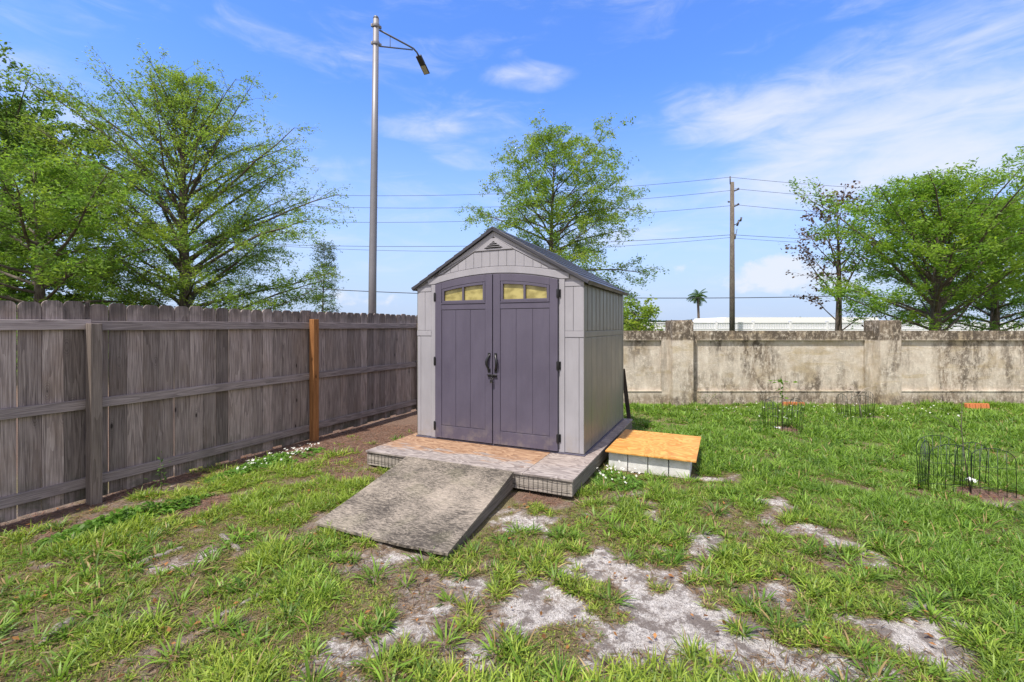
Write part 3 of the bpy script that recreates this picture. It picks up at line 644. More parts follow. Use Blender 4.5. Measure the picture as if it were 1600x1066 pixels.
# ------------------------------------------------------------------ tree generator
def tree(name, label, x, y, H, r0, env, h0=.12, nprim=46, elev=(12, 62), leafn=26, leaf=(.07, .15), col=(.10, .17, .03), colvar=.5, seed=1,
         group=None, droop=.15, sec_step=.42, twig=(.25, .6), bark=None, aspect=.32, lean=(0, 0), top_split=0, spreadk=.09, cat='tree', dens=None, lowpow=.95, near=1., epow=1.1):
    r = random.Random(seed); rn = np.random.default_rng(seed)
    root = empty(name, (x, y, 0), label=label, cat=cat, group=group)
    tb = MB(); K = 14; tp = []
    ph = r.uniform(0, 6); wob = H*.012
    for i in range(K+1):
        f = i/K; tp.append(Vector((lean[0]*f*H+math.sin(ph+f*5)*wob*f, lean[1]*f*H+math.cos(ph+f*4.3)*wob*f, f*H*.97)))
    rad = [max(.012, r0*((1-i/K)**.85)*(1.25 if i == 0 else 1)) for i in range(K+1)]
    tb.tube(tp, rad, 8)
    def tr(f):
        q = min(max(f, 0), .999)*K; i = int(q); return tp[i].lerp(tp[i+1], q-i), rad[i]*(1-(q-i))+rad[i+1]*(q-i)
    sites = []; sdir = []
    def limb(p0, d0, L, rr, bend, n=6, sides=5):
        pts = [p0]; d = d0.copy(); seg = L/n
        for k in range(n):
            d = (d+Vector((r.gauss(0, .09), r.gauss(0, .09), r.gauss(0, .06)+bend/n))).normalized(); pts.append(pts[-1]+d*seg)
        tb.tube(pts, [max(.0035, rr*(1-.85*(k/n))) for k in range(n+1)], sides, cap=False); return pts
    for i in range(nprim):
        f = h0+(1-h0)*((i+r.random()*.8)/nprim)**lowpow; f = min(f, .985)
        a = i*2.39996+r.uniform(-.35, .35); p0, tr_ = tr(f); reach = env(f, a)*r.uniform(.72, 1.06)*(near if math.sin(a) < -.25 else 1)
        if reach < .15: continue
        e = R(elev[0]+(elev[1]-elev[0])*f**epow+r.uniform(-9, 9)); L = reach/math.cos(e)*.98
        L = min(L, max((H*1.0-p0.z)/max(math.sin(e), .05), .5) if e > 0 else L)
        pts = limb(p0, Vector((math.cos(a)*math.cos(e), math.sin(a)*math.cos(e), math.sin(e))), L, max(.012, min(tr_*.55, .012+L*.011)), -droop*(1.3-f))
        ns = max(3, int(L/sec_step)); sidef = 1
        for j in range(ns):
            g = .16+.84*(j+r.random())/ns; q = g*6; k = min(int(q), 5); sp = pts[k].lerp(pts[k+1], q-k); ld = (pts[k+1]-pts[k]).normalized()
            sidef = -sidef; hz = Vector((-ld.y, ld.x, 0)).normalized()*sidef
            an = r.uniform(.6, 1.1); sd_ = (ld*math.cos(an)+hz*math.sin(an)+Vector((0, 0, r.uniform(-.5, .65)))).normalized()
            SL = (L*.36*(1.1-g*.75)+.18)*r.uniform(.6, 1.15)
            sp_ = limb(sp, sd_, SL, .004+SL*.006, -droop*1.2, 3, 3)
            nt_ = max(2, int(SL/.30))
            for t_ in range(nt_+1):
                g2 = (t_+.6)/(nt_+.6) if t_ < nt_ else 1.; q2 = min(g2*3, 2.999); k2 = int(q2); tpn = sp_[k2].lerp(sp_[k2+1], q2-k2); l2 = (sp_[k2+1]-sp_[k2]).normalized()
                an = r.uniform(-1.1, 1.1); h2 = Vector((-l2.y, l2.x, 0)); td = (l2*math.cos(an)+h2*math.sin(an)+Vector((0, 0, r.uniform(-.45, .25)))).normalized()
                TL = r.uniform(*twig); te = tpn+td*TL
                dd = 1. if dens is None else dens(te)
                if r.random() > dd: continue
                tb.tube([tpn, te], [.004, .0015], 3, cap=False); sites.append((tpn, te))
    tb.build('trunk', bark or M['bark'], root)
    S = np.array([[*a, *b_] for a, b_ in sites]); n = len(S)
    num = leafn; f = rn.uniform(.05, 1.1, (n, num, 1)); C = S[:, None, :3]*(1-f)+S[:, None, 3:]*f
    C = C+rn.normal(0, 1, (n, num, 3))*np.array([spreadk, spreadk, spreadk*.95]); C[..., 2] -= np.abs(rn.normal(0, spreadk*.5, (n, num)))
    keepn = rn.random((n, num)) < rn.uniform(.35, 1.0, (n, 1)); C = C[keepn]; N = len(C)
    tn = np.repeat(rn.random(n), num).reshape(n, num)[keepn]
    big = vnoise(C[:, 0]+C[:, 1]*.5, C[:, 2]+C[:, 1]*.5, .9, seed, 3)
    base = np.array(col); yellow = base*np.array([1.45, 1.15, .9]); dark = base*np.array([.55, .68, .7])
    v = (tn*.55+big*.45)[:, None]; c = np.where(v > .5, base+(yellow-base)*((v-.5)*2), dark+(base-dark)*(v*2))
    c = c*(1+colvar*(rn.random((N, 1))-.5))
    lo = leaves_mesh('crown', C, rn.uniform(*leaf, N), c, seed+1, up=.5, aspect=aspect, parent=root)
    return root, N

def envf(pts):
    """piecewise reach against height fraction; each (f, reach) or (f, reach_left, reach_right)"""
    def e(f, a):
        for k in range(len(pts)-1):
            if f <= pts[k+1][0]:
                t = (f-pts[k][0])/(pts[k+1][0]-pts[k][0]); l = pts[k][1]*(1-t)+pts[k+1][1]*t; r_ = pts[k][-1]*(1-t)+pts[k+1][-1]*t
                w_ = (1+math.cos(a))/2; return l*(1-w_)+r_*w_
        return 0
    return e
LG = (.18, .275, .042)
cyp = 'feathery green cypress trees beyond the fence and wall'
tree('cypress_tree', 'large spreading cypress tree with open feathery crown behind the left fence', -12.75, 18.0, 11.3, .26,
     envf([(0, 5.4, 5.6), (.3, 5.8, 5.5), (.5, 5.2, 4.5), (.62, 4.5, 3.7), (.75, 3.0, 2.7), (.9, 1.6, 1.4), (1, .8, .8)]), .08, 92, (-6, 72), 44, (.07, .15), LG, lowpow=1.15, near=.66, epow=.55, seed=3, sec_step=.36, group=cyp,
     dens=lambda p: .95 if p.x < .5 or p.z < 6 else .70)
tree('cypress_tree', 'pyramid shaped cypress tree rising directly behind the grey shed', 1.75, 20.0, 9.95, .17,
     envf([(0, 2.0, 3.4), (.25, 3.2, 4.4), (.45, 4.2, 4.4), (.6, 3.3, 4.0), (.75, 2.2, 3.0), (.9, 1.5, 1.9), (1, .6, .6)]), .12, 84, (-2, 52), 56, (.08, .17), LG, seed=9, group=cyp, droop=.35,
     dens=lambda p: .9)
tree('cypress_tree', 'bright green bushy cypress tree with stout trunk behind the right end of the wall', 14.7, 16.0, 6.5, .21,
     envf([(0, 3.2, 3.2), (.3, 3.9, 4.0), (.6, 3.3, 3.6), (.8, 2.6, 2.8), (.93, 2.2, 2.2), (1, 1.2, 1.2)]), .20, 54, (6, 66), 54, (.08, .17), (.165, .285, .036), epow=.6, seed=15, group=cyp)
tree('cypress_tree', 'cypress tree at the right edge of the view, half hidden by the bushier one', 20.4, 19.5, 6.6, .2,
     envf([(0, 3.4), (.3, 4.2), (.6, 3.8), (.8, 2.9), (.93, 2.4), (1, 1.4)]), .2, 52, (8, 64), 54, (.09, .18), (.145, .26, .036), seed=18, group=cyp)
tree('oak_tree', 'dark dense tree at the far left edge behind the large cypress', -20.2, 18.5, 10.2, .3,
     envf([(0, 2.8, 3.8), (.3, 5.5, 3.8), (.6, 5.5, 3.9), (.8, 4.6, 3.6), (.93, 3.2, 2.9), (1, 1.5)]), .12, 60, (5, 60), 60, (.09, .17), (.11, .19, .035), seed=21, aspect=.6)
tree('cypress_tree', 'lower feathery cypress crown at the left edge in front of the dark tree', -14.6, 14.2, 6.6, .2,
     envf([(0, 4.0), (.3, 4.3), (.6, 3.8), (.8, 2.8), (.93, 1.9), (1, .8)]), .1, 48, (3, 50), 56, (.08, .17), (.155, .265, .04), seed=23, group=cyp)
tree('red_leaved_tree', 'sparse tree with dark reddish leaves and forked trunk beside the right cypress', 14.3, 20.2, 7.2, .16,
     envf([(0, 1.4), (.4, 2.0), (.7, 1.7), (.9, .9), (1, .3)]), .18, 20, (42, 64), 9, (.09, .17), (.105, .07, .045), seed=31, aspect=.8, spreadk=.08, colvar=.8, droop=-.1)
tree('slender_tree', 'slender narrow tree beyond the fence between the big cypress and lamp post', -12.3, 30, 6.9, .09,
     envf([(0, .4), (.3, .62), (.7, .7), (1, .3)]), .25, 34, (20, 60), 26, (.09, .18), (.075, .12, .03), seed=35)
tree('shrub', 'small yellow green shrub standing behind the right rear corner of the shed', 3.05, 11.2, 1.95, .04,
     envf([(0, .5), (.5, .65), (1, .3)]), .15, 24, (20, 60), 24, (.06, .11), (.18, .28, .04), seed=41, sec_step=.3, twig=(.1, .25), spreadk=.05, aspect=.5, cat='shrub')

# palm tree far off, and one frond tip at the left
def palm(x, y, H, fl, nf, seed, label, col=(.06, .11, .03)):
    r = random.Random(seed); root = empty('palm_tree', (x, y, 0), label=label, cat='palm tree')
    MB().tube([(0, 0, 0), (.1, 0, H*.5), (0, 0, H)], [.24, .17, .15], 8).build('trunk', M['bark'], root)
    mb = MB(); vs = []
    for i in range(nf):
        a = i*2.4; e = R(r.uniform(-25, 70)); d = Vector((math.cos(a)*math.cos(e), math.sin(a)*math.cos(e), math.sin(e))); p = Vector((0, 0, H)); L = fl*r.uniform(.8, 1.1)
        for k in range(9):
            q = p+d*(L/9); d = (d+Vector((0, 0, -.17))).normalized(); s_ = Vector((-d.y, d.x, 0)).normalized(); wl = L*.30*math.sin(math.pi*(k+1)/10.5)
            for sg in (-1, 1):
                for j in range(2):
                    o_ = p.lerp(q, j*.5); vs.append([o_, o_+d*.10, o_+s_*sg*wl+d*wl*.5-Vector((0, 0, wl*.45))])
            p = q
    Vv = np.array([[*c] for t in vs for c in t]); n = len(vs)
    C = np.repeat(np.array(col)*(.6+.8*RNG.random((n, 1))), 3, 0); C = np.concatenate([C, np.ones((len(C), 1))], 1)
    np_mesh('crown', Vv, np.arange(n*3), 3, M['leaf'], {'col': ('FLOAT_COLOR', C)}, parent=root); return root
palm(24.2, 60, 5.5, 1.55, 26, 3, 'small feather palm standing alone far beyond the wall')
palm(-20.2, 18.0, 3.0, 1.3, 18, 5, 'yellowish palm fronds peeping over the fence at the far left', (.40, .30, .06))

# distant tree line
def treeline(x0, x1, y, h, n, seed, label):
    r = np.random.default_rng(seed); X = r.uniform(x0, x1, n); prof = h*(.45+.75*vnoise(X, X*0, .09, seed, 4)); 
    Z = prof*r.random(n)**.6; Y = y+r.uniform(-3, 3, n); c = np.array([.05, .085, .035])*(.6+.8*r.random((n, 1)))
    leaves_mesh('woodland', np.stack([X, Y, Z], 1), r.uniform(.5, 1.1, n), c, seed, aspect=.8, label=label, cat='woodland', kind='stuff')
treeline(20, 125, 130, 4.4, 16000, 61, 'low dark line of far trees on the horizon behind the white building')
treeline(-150, 20, 135, 3.8, 14000, 62, 'low line of far trees on the horizon behind the wooden fence')

# ------------------------------------------------------------------ white fence and low building beyond
vf = empty('vinyl_fence', at(1000, 510, 30)*1.0, label='long white vinyl privacy fence with picket top beyond the stucco wall', cat='fence'); vf.location = (8.5, 30, 0)
a = MB(); b_ = MB(); VL = 52
a.b(0, VL, -.02, .02, .05, 1.42)
for k in range(int(VL/.11)): b_.b(.02+k*.11, .105+k*.11, -.012, .012, 1.46, 1.80)
a.build('panel', M['vinyl'], vf); b_.build('picket_top', M['vinyl'], vf)
MB().b(0, VL, -.035, .035, 1.42, 1.46).b(0, VL, -.035, .035, 1.80, 1.87).build('rail', M['vinyl'], vf)
post = None
for k in range(int(VL/2.4)+1):
    x_ = k*2.4
    if post is None:
        mb = MB().b(-.065, .065, -.065, .065, 0, 1.92); mb.add([(-.08, -.08, 1.92), (.08, -.08, 1.92), (.08, .08, 1.92), (-.08, .08, 1.92), (0, 0, 1.98)], [(0, 1, 4), (1, 2, 4), (2, 3, 4), (3, 0, 4), (3, 2, 1, 0)])
        post = mb.build('post', M['vinyl'], vf)
    else:
        p_ = post.copy(); COL.objects.link(p_); p_.parent = vf; p_.location = (x_, 0, 0)
wb = empty('low_building', (24, 52, 0), label='long low white building showing only its flat pale roof above the vinyl fence', cat='building')
MB().b(0, 17, 0, 9, 0, 2.05).build('wall', M['vinyl'], wb)
MB().prism([(-.3, 2.05), (17.3, 2.05), (17.0, 2.62), (0., 2.60)], -.3, 9.3).build('roof', M['whiteroof'], wb)

# ------------------------------------------------------------------ stucco wall
WY = 9.5
sw = empty('stucco_wall', (0, WY, 0), label='weathered stucco boundary wall with recessed panels and mould stains along the back of the yard', cat='wall')
colx0 = at(1051, 632, 9.3).x; PER = 4.2; CW = .425
wx0, wx1 = -1.6, colx0+PER*3+.2
wl = MB()
wl.b(wx0, wx1, .05, .20, -.1, 1.505, 0)                # core
pn = []
cols = [colx0+PER*k for k in (-1, 0, 1, 2)]
for k, cx in enumerate(cols):
    x0 = cx+CW; x1 = cx+PER
    px0, px1 = x0+.145, x1-.16
    # raised border round the recessed panel
    wl.b(x0+.002, x1-.002, 0, .05, 1.31, 1.508, 0)
    wl.b(x0+.002, x1-.002, 0, .05, -.1, .254, 0)
    wl.b(x0+.002, px0, 0, .05, .254, 1.31, .35); wl.b(px1, x1-.002, 0, .05, .254, 1.31, .25)
    wl.prism([(px0, .254), (px1, .254), (px1, .275), (px0, .275)], -.012, .05, 0)   # ledge
wl.b(wx0, cols[0]-.002, 0, .05, -.1, 1.508, 0)
wl.build('panel_wall', M['stucco'], sw)
for k, cx in enumerate(cols):
    cb = MB(); cb.box((cx+CW/2, .03, .80), (CW, .46, 1.80), tone=0)
    cb.box((cx+CW/2, .03, 1.712), (CW-.03, .43, .024), tone=0)
    o_ = cb.build('column', M['stucco'], sw, bevel=.012)

# ------------------------------------------------------------------ wooden fence
FP = Vector((-3.86, 4.22, 0)); post_d = 2.48
fd = FP.x*V.x+FP.y*V.y
FE = -1.0
fn = empty('wooden_fence', (FP.x, FP.y, 0), RZ+math.pi/2, label='weathered grey dog eared picket fence running along the left of the yard', cat='fence')
# local: x along V (away), y along -U (outwards) ; camera side is -y
def fence_section(k, first):
    x0 = k*post_d; x1 = x0+post_d
    mb = MB(); x = x0+.002; r = random.Random(90+k)
    while x < x1-.01:
        wd = min(.139+r.uniform(-.002, .003), x1-x); top = 1.815+r.uniform(-.012, .012); ln = r.uniform(-.003, .003)
        gap = r.choice([.002, .003, .004, .005, .012]); zb = .02+r.uniform(-.02, .02)
        e = .034; pts = [(x, zb), (x+wd, zb), (x+wd, top-e), (x+wd-.012, top-.012), (x+wd-e, top), (x+e, top), (x+.012, top-.012), (x, top-e)]
        off = (r.uniform(0, 40), r.uniform(0, 40), r.uniform(0, 40)); tone = r.choice([.66, .8, .92, 1., 1.1, 1.28])*r.uniform(.9, 1.1)
        y0 = .018+r.uniform(-.0015, .002)
        mb.prism([(p[0]+ln*(p[1]-.9), p[1]) for p in pts], y0, y0+.017, tone, gcf=lambda v, off=off: (v[2]+off[0], v[0]+off[1], v[1]+off[2]))
        x += wd+gap
    mb.build('picket_panel', M['picket'], fn)
    for z0 in (.135, .850, 1.562):
        q = MB(); sag = r.uniform(-.012, .012); X0 = Vector((x0+.0, 0, z0+.045+sag)); X1 = Vector((x1, 0, z0+.045-sag)); d = (X1-X0).normalized()
        q.box((X0+X1)/2, ((X1-X0).length, .036, .089), X=d, Z=Vector((-d.z, 0, d.x)), tone=(1.45 if (z0 > 1.5 and k == -1) else r.uniform(.9, 1.1)))
        q.build('rail', M['rail'], fn, bevel=.004)
for k in range(-2, 3): fence_section(k, k == -2)
for k in range(-1, 4):
    new = k == 1
    q = MB(); h = {0: 1.625, 1: 1.70}.get(k, 1.66); q.box((k*post_d, -.064, h/2-.05), (.089, .089, h+.1), grain=2, tone=1.)
    o_ = q.build('post', M['postnew'] if new else M['postgrey'], fn, bevel=.005)
    if new: o_['label'] = 'orange brown newer fence post'
    if k == 0: o_['label'] = 'weathered grey fence post'

# ------------------------------------------------------------------ deck, ramp
DZ = .19
dk = empty('deck', P(-1.21, 1.5, 0), RZ, label='low timber platform with plywood top under the shed', cat='deck')
DL, DR, DF, DB = -1.21, 1.21, -1.5, 1.55
for x0, x1, m_ in ((DL-.01, -.535, 'deckorange'), (-.531, .718, 'deckorange'), (.722, DR+.012, 'deckgrey')):
    mb = MB(); n = 10; o_ = random.uniform(0, 30)
    # a grid strip so that the bleached front edge can be told from the sheltered back
    ys = [DF-.012+(DB-DF+.02)*(q/60) for q in range(61)]
    vs, gc, tn = [], [], []
    for zz in (DZ-.017, DZ):
        for y_ in ys:
            for x_ in (x0, x1):
                vs.append((x_, y_, zz)); gc.append((x_+o_, y_+o_*1.3, zz)); tn.append(max(0, min(1, (y_-DF)/.75)))
    N2 = len(ys)*2; fs = []
    for q in range(60):
        a_ = q*2; fs.append((N2+a_, N2+a_+1, N2+a_+3, N2+a_+2)); fs.append((a_+2, a_+3, a_+1, a_)); fs.append((a_, N2+a_, N2+a_+2, a_+2)); fs.append((a_+1, a_+3, N2+a_+3, N2+a_+1))
    fs.append((0, 1, N2+1, N2)); a_ = 120; fs.append((a_+1, a_, N2+a_, N2+a_+1))
    mb.add(vs, fs, 1., gc); mb.tone = tn
    mb.build('plywood_sheet', M[m_], dk)
fr_ = MB(); zt = DZ-.017
fr_.b(DL, DR, DF, DF+.038, zt-.142, zt-.001, tone=1.9).b(DL, DR, DB-.038, DB, zt-.142, zt-.001)
fr_.box((DR-.019, (DF+DB)/2, zt-.0715), (DB-DF-.08, .038, .141), X=(0, 1, 0), Y=(-1, 0, 0), tone=.9)
fr_.box((DL+.019, (DF+DB)/2, zt-.0715), (DB-DF-.08, .038, .141), X=(0, 1, 0), Y=(-1, 0, 0), tone=.8)
for q in range(1, 6): fr_.box((DL+q*.4, (DF+DB)/2, zt-.0715), (DB-DF-.08, .038, .14), X=(0, 1, 0), Y=(-1, 0, 0), tone=.6)
fr_.build('frame', M['deckframe'], dk, bevel=.003)
for x_, y_ in ((DL+.12, DF+.10), (DR-.12, DF+.12), (DL+.12, DB-.15), (DR-.12, DB-.15), (0, 0)):
    MB().b(x_-.1, x_+.1, y_-.06, y_+.1, -.08, zt-.143).build('support_block', M['plank'], dk)
wm = MB(); yw = DF-.006
x_ = DL+.02
while x_ < DR:
    wm.tube([(x_, yw, zt-.005), (x_+random.uniform(-.004, .004), yw-random.uniform(0, .004), zt-.07), (x_+random.uniform(-.005, .005), yw, zt-random.uniform(.12, .15))], .0019, 4)
    x_ += .048
for zz in (.012, .095): wm.tube([(DL+.02+(DR-DL-.04)*q/16, yw-.002-.004*(q % 2), zt-zz+random.uniform(-.004, .004)) for q in range(17)], .002, 4)
wm.build('wire_mesh', M['wire'], dk)

rp = empty('ramp', P(-1.15, -.7, 0), label='weathered grey plywood ramp sloping from the deck down to the grass', cat='ramp')
TL = P(-1.835, -.035, DZ+.012); TR = P(-.575, -.035, DZ+.012); BL = P(-1.69, -1.40, .035); BR = P(-.46, -1.385, .035)
mb = MB(); c0 = Vector((rp.location.x, rp.location.y, 0)); nn = (TR-BR).cross(TL-TR).normalized()
vs, gc = [], []; NG = 14
for lay in (0, 1):
    for j in range(NG+1):
        for i in range(NG+1):
            a_ = TL.lerp(TR, i/NG); b2 = BL.lerp(BR, i/NG); p = a_.lerp(b2, j/NG); warp = -.010*math.sin(math.pi*j/NG)+.006*math.sin(2*math.pi*i/NG+1)*(j/NG)
            wig = .004*math.sin(i*2.1)*(1 if j == NG else 0)
            p = p+Vector((0, 0, warp))-Vector((V.x, V.y, 0))*wig-(Vector((0, 0, .018)) if lay == 0 else Vector())
            vs.append(p-c0); gc.append((i/NG*1.25+3, j/NG*1.38+5, lay*.02))
NN = (NG+1)**2; fs = []
for j in range(NG):
    for i in range(NG):
        q = j*(NG+1)+i; fs.append((NN+q, NN+q+NG+1, NN+q+NG+2, NN+q+1)); fs.append((q, q+1, q+NG+2, q+NG+1))
for i in range(NG):
    fs += [(i, NN+i, NN+i+1, i+1), (NG*(NG+1)+i+1, NN+NG*(NG+1)+i+1, NN+NG*(NG+1)+i, NG*(NG+1)+i),
           ((i+1)*(NG+1), NN+(i+1)*(NG+1), NN+i*(NG+1), i*(NG+1)), (i*(NG+1)+NG, NN+i*(NG+1)+NG, NN+(i+1)*(NG+1)+NG, (i+1)*(NG+1)+NG)]
mb.add(vs, fs, 1., gc); mb.build('plywood_top', M['ramp'], rp)
for A_, B_, nm in ((TR, BR, -1), (TL, BL, 1), (TL.lerp(TR, .5), BL.lerp(BR, .5), 1)):
    side = Vector((U.x, U.y, 0))*nm*.038; mbs = MB(); a0 = A_-c0-Vector((0, 0, .022))+Vector((U.x, U.y, 0))*nm*.010; b0 = B_-c0-Vector((0, 0, .022))+Vector((U.x, U.y, 0))*nm*.010
    a0.z -= .0; base = Vector((a0.x, a0.y, .0)); 
    pts = [a0, b0+(a0-b0)*.02, Vector((b0.x, b0.y, -.02)), Vector((a0.x, a0.y, .03))]; mid_ = a0.lerp(b0, .5)
    pts[0:2] = [a0, mid_-Vector((0, 0, .012)), b0+(a0-b0)*.02]
    n_ = len(pts); vs = pts+[p+side for p in pts]; fs = [tuple(range(n_)), tuple(range(2*n_-1, n_-1, -1))]+[(i, i+n_, (i+1) % n_+n_, (i+1) % n_) for i in range(n_)]
    L_ = (a0-b0).length; mbs.add(vs, fs, .75, [((v-a0).length+20, v.z, .0) for v in vs]); mbs.build('side_board', M['deckframe'], rp)

# ------------------------------------------------------------------ shed
SH = P(-1.2075, .79, DZ); sh = empty('shed', SH, RZ, label='grey resin garden shed with purple double doors and dark gabled roof', cat='shed')
HW = 1.095; SD = 2.17; zo = (0, 0, DZ)
EZ = 2.095; AP = 2.735; sl = (AP-EZ)/HW
def rz_(x): return AP-abs(x)*sl
F = -.0
# body: front, back, sides
bd = MB()
bd.prism([(-HW, .205), (HW, .205), (HW, EZ), (0, AP-.005), (-HW, EZ)], .012, .04)
bd.prism([(-HW, .205), (HW, .205), (HW, EZ), (0, AP-.005), (-HW, EZ)], SD-.04, SD)
bd.build('wall', M['grey'], sh, zo)
def panel(mb, x0, x1, z0, z1, y0=-.0, y1=.0125): mb.b(x0, x1, y0, y1, z0, z1)
tr_ = MB(); g = .0035
dE = .807
for sg in (-1, 1):
    def X(a_, b2): return (a_, b2) if sg > 0 else (-b2, -a_)
    tr_.b(*X(dE+.008, .878), -.006, .0125, .207, 2.122)                        # door jamb
    for a_, b2 in ((.8815, 1.040),): tr_.b(*X(a_, b2), 0, .0125, .212, 1.476)
    tr_.b(*X(1.0435, HW+.001), -.0, .0125, .212, 1.476)
    tr_.b(*X(.8815, HW+.001), -.005, .0125, 1.4795, 1.545)                     # middle band
    tr_.b(*X(.8815, .975), 0, .0125, 1.5485, 2.035); tr_.b(*X(.9785, HW+.001), 0, .0125, 1.5485, 2.035)
    tr_.b(*X(.8815, HW+.001), -.004, .0125, 2.0385, 2.088)
def arc(x, c=2.217, e=2.122, h=dE): return c-(c-e)*(x/h)**2
NA = 20
# arch band over the doors
xo = .93
inn = [(-xo+2*xo*k/NA) for k in range(NA+1)]
low = [(x, max(arc(x)+.012, 2.126) if abs(x) <= .88 else 2.126) for x in inn]
upp = [(x, 2.306-(2.306-2.190)*(x/.9)**2) for x in inn]
tr_.prism(low+upp[::-1], -.010, .0125)
# tympanum boards under the vent
def tyz(x): return 2.312-(2.306-2.190)*(x/.9)**2
edges = [-.69, -.60, -.49, -.38, -.27, -.16, -.05, .06, .17, .28, .39, .50, .60, .69]
def tytop(x): return min(2.495, 2.245+(.70-abs(x))*.555)
for a_, b2 in zip(edges[:-1], edges[1:]):
    a2, c2 = a_+g/2, b2-g/2; top = [(c2, max(tytop(c2), tyz(c2)+.002)), (a2, max(tytop(a2), tyz(a2)+.002))]
    if tytop((a_+b2)/2) > tyz((a_+b2)/2)+.01: tr_.prism([(a2, tyz(a2)), (c2, tyz(c2))]+top, 0, .0125)
# rake boards
for sg in (-1, 1):
    lo_, w_ = .115, .0
    p = [(sg*1.09, 2.092), (sg*.93, 2.196), (sg*.72, 2.252), (sg*.245, 2.507), (sg*.0, 2.66), (0, AP-.012)]
    if sg > 0: p = p[::-1]
    tr_.prism(p if sg < 0 else p, -.007, .0125)
# vent surround
tr_.prism([(-.25, 2.500), (.25, 2.500), (.03, 2.64), (-.03, 2.64)], -.010, .0125)
tr_.build('trim', M['grey'], sh, zo, bevel=.0025)
vt = MB(); vt.prism([(-.125, 2.522), (.125, 2.522), (0, 2.607)], -.0115, -.0095); vt.build('vent', M['void'], sh, zo)
vs_ = MB()
for z_ in (2.538, 2.560, 2.582):
    hw_ = .125*(2.607-z_)/.085; vs_.box((0, -.0165, z_), (2*hw_, .014, .004), Y=Vector((0, 1, .5)).normalized(), Z=Vector((0, -.5, 1)).normalized())
vs_.build('vent_slats', M['grey'], sh, zo)
# right and left side walls with ribs
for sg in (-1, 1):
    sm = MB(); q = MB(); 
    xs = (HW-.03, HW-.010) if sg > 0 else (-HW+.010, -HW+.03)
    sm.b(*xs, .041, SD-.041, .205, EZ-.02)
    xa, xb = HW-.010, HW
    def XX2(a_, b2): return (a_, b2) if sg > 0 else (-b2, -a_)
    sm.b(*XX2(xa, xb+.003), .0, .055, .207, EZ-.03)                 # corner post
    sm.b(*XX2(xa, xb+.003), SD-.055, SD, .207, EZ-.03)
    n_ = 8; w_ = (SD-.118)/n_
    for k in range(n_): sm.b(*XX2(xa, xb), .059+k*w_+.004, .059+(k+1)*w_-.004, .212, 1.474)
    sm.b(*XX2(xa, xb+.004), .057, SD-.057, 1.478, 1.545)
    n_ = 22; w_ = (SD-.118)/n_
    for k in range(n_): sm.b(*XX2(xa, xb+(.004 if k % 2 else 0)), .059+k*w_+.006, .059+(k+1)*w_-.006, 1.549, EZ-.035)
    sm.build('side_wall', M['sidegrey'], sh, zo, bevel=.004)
MB().b(-HW-.012, HW+.012, -.014, SD+.012, DZ+.001, .2045).build('floor_base', M['plinth'], sh, zo, bevel=.003)
# roof: courses stepping down each slope
for sg in (-1, 1):
    rf = MB(); n_ = 9; OH = .058; L_ = (HW+OH)/math.cos(math.atan(sl)); th = math.atan(sl)
    dX = Vector((sg*math.cos(th), 0, -math.sin(th))); nZ = Vector((sg*math.sin(th), 0, math.cos(th)))
    y0, y1 = -.036, SD+.05
    c_ = Vector((0, (y0+y1)/2, AP+.006))+dX*(L_/2)+nZ*.008; rf.box(c_, (L_, y1-y0, .016), X=dX, Y=(0, 1, 0) if sg > 0 else (0, -1, 0), Z=nZ)
    cl = L_/n_
    for k in range(n_):
        tilt = .055; d2 = (dX+nZ*tilt).normalized(); n2 = (nZ-dX*tilt).normalized()
        nt2 = 14; wy = (y1-y0)/nt2
        for j in range(nt2):
            c_ = Vector((0, y0+wy*(j+.5)+(wy/2*0), AP+.006))+dX*(cl*(k+.5))+nZ*(.0225)
            rf.box(c_, (cl+.012, wy-.010, .012), X=d2, Y=(0, 1, 0), Z=n2)
    rf.build('roof', M['roofdark'], sh, zo, bevel=.002)
    ed = MB()
    ed.box(Vector((0, y0+.006, AP+.006))+dX*(L_/2)+nZ*.006, (L_, .020, .034), X=dX, Y=(0, 1, 0), Z=nZ)
    ed.box(Vector((0, (y0+y1)/2, AP+.006))+dX*(L_-.006)+nZ*.004, (.016, y1-y0-.022, .036), X=dX, Y=(0, 1, 0), Z=nZ)
    ed.build('roof_edge', M['roofdark'], sh, zo, bevel=.003)
MB().prism([(-.085, AP-.028), (0, AP+.020), (.085, AP-.028), (.085, AP-.010), (0, AP+.042), (-.085, AP-.010)], -.042, SD+.055).build('ridge_cap', M['roofdark'], sh, zo)
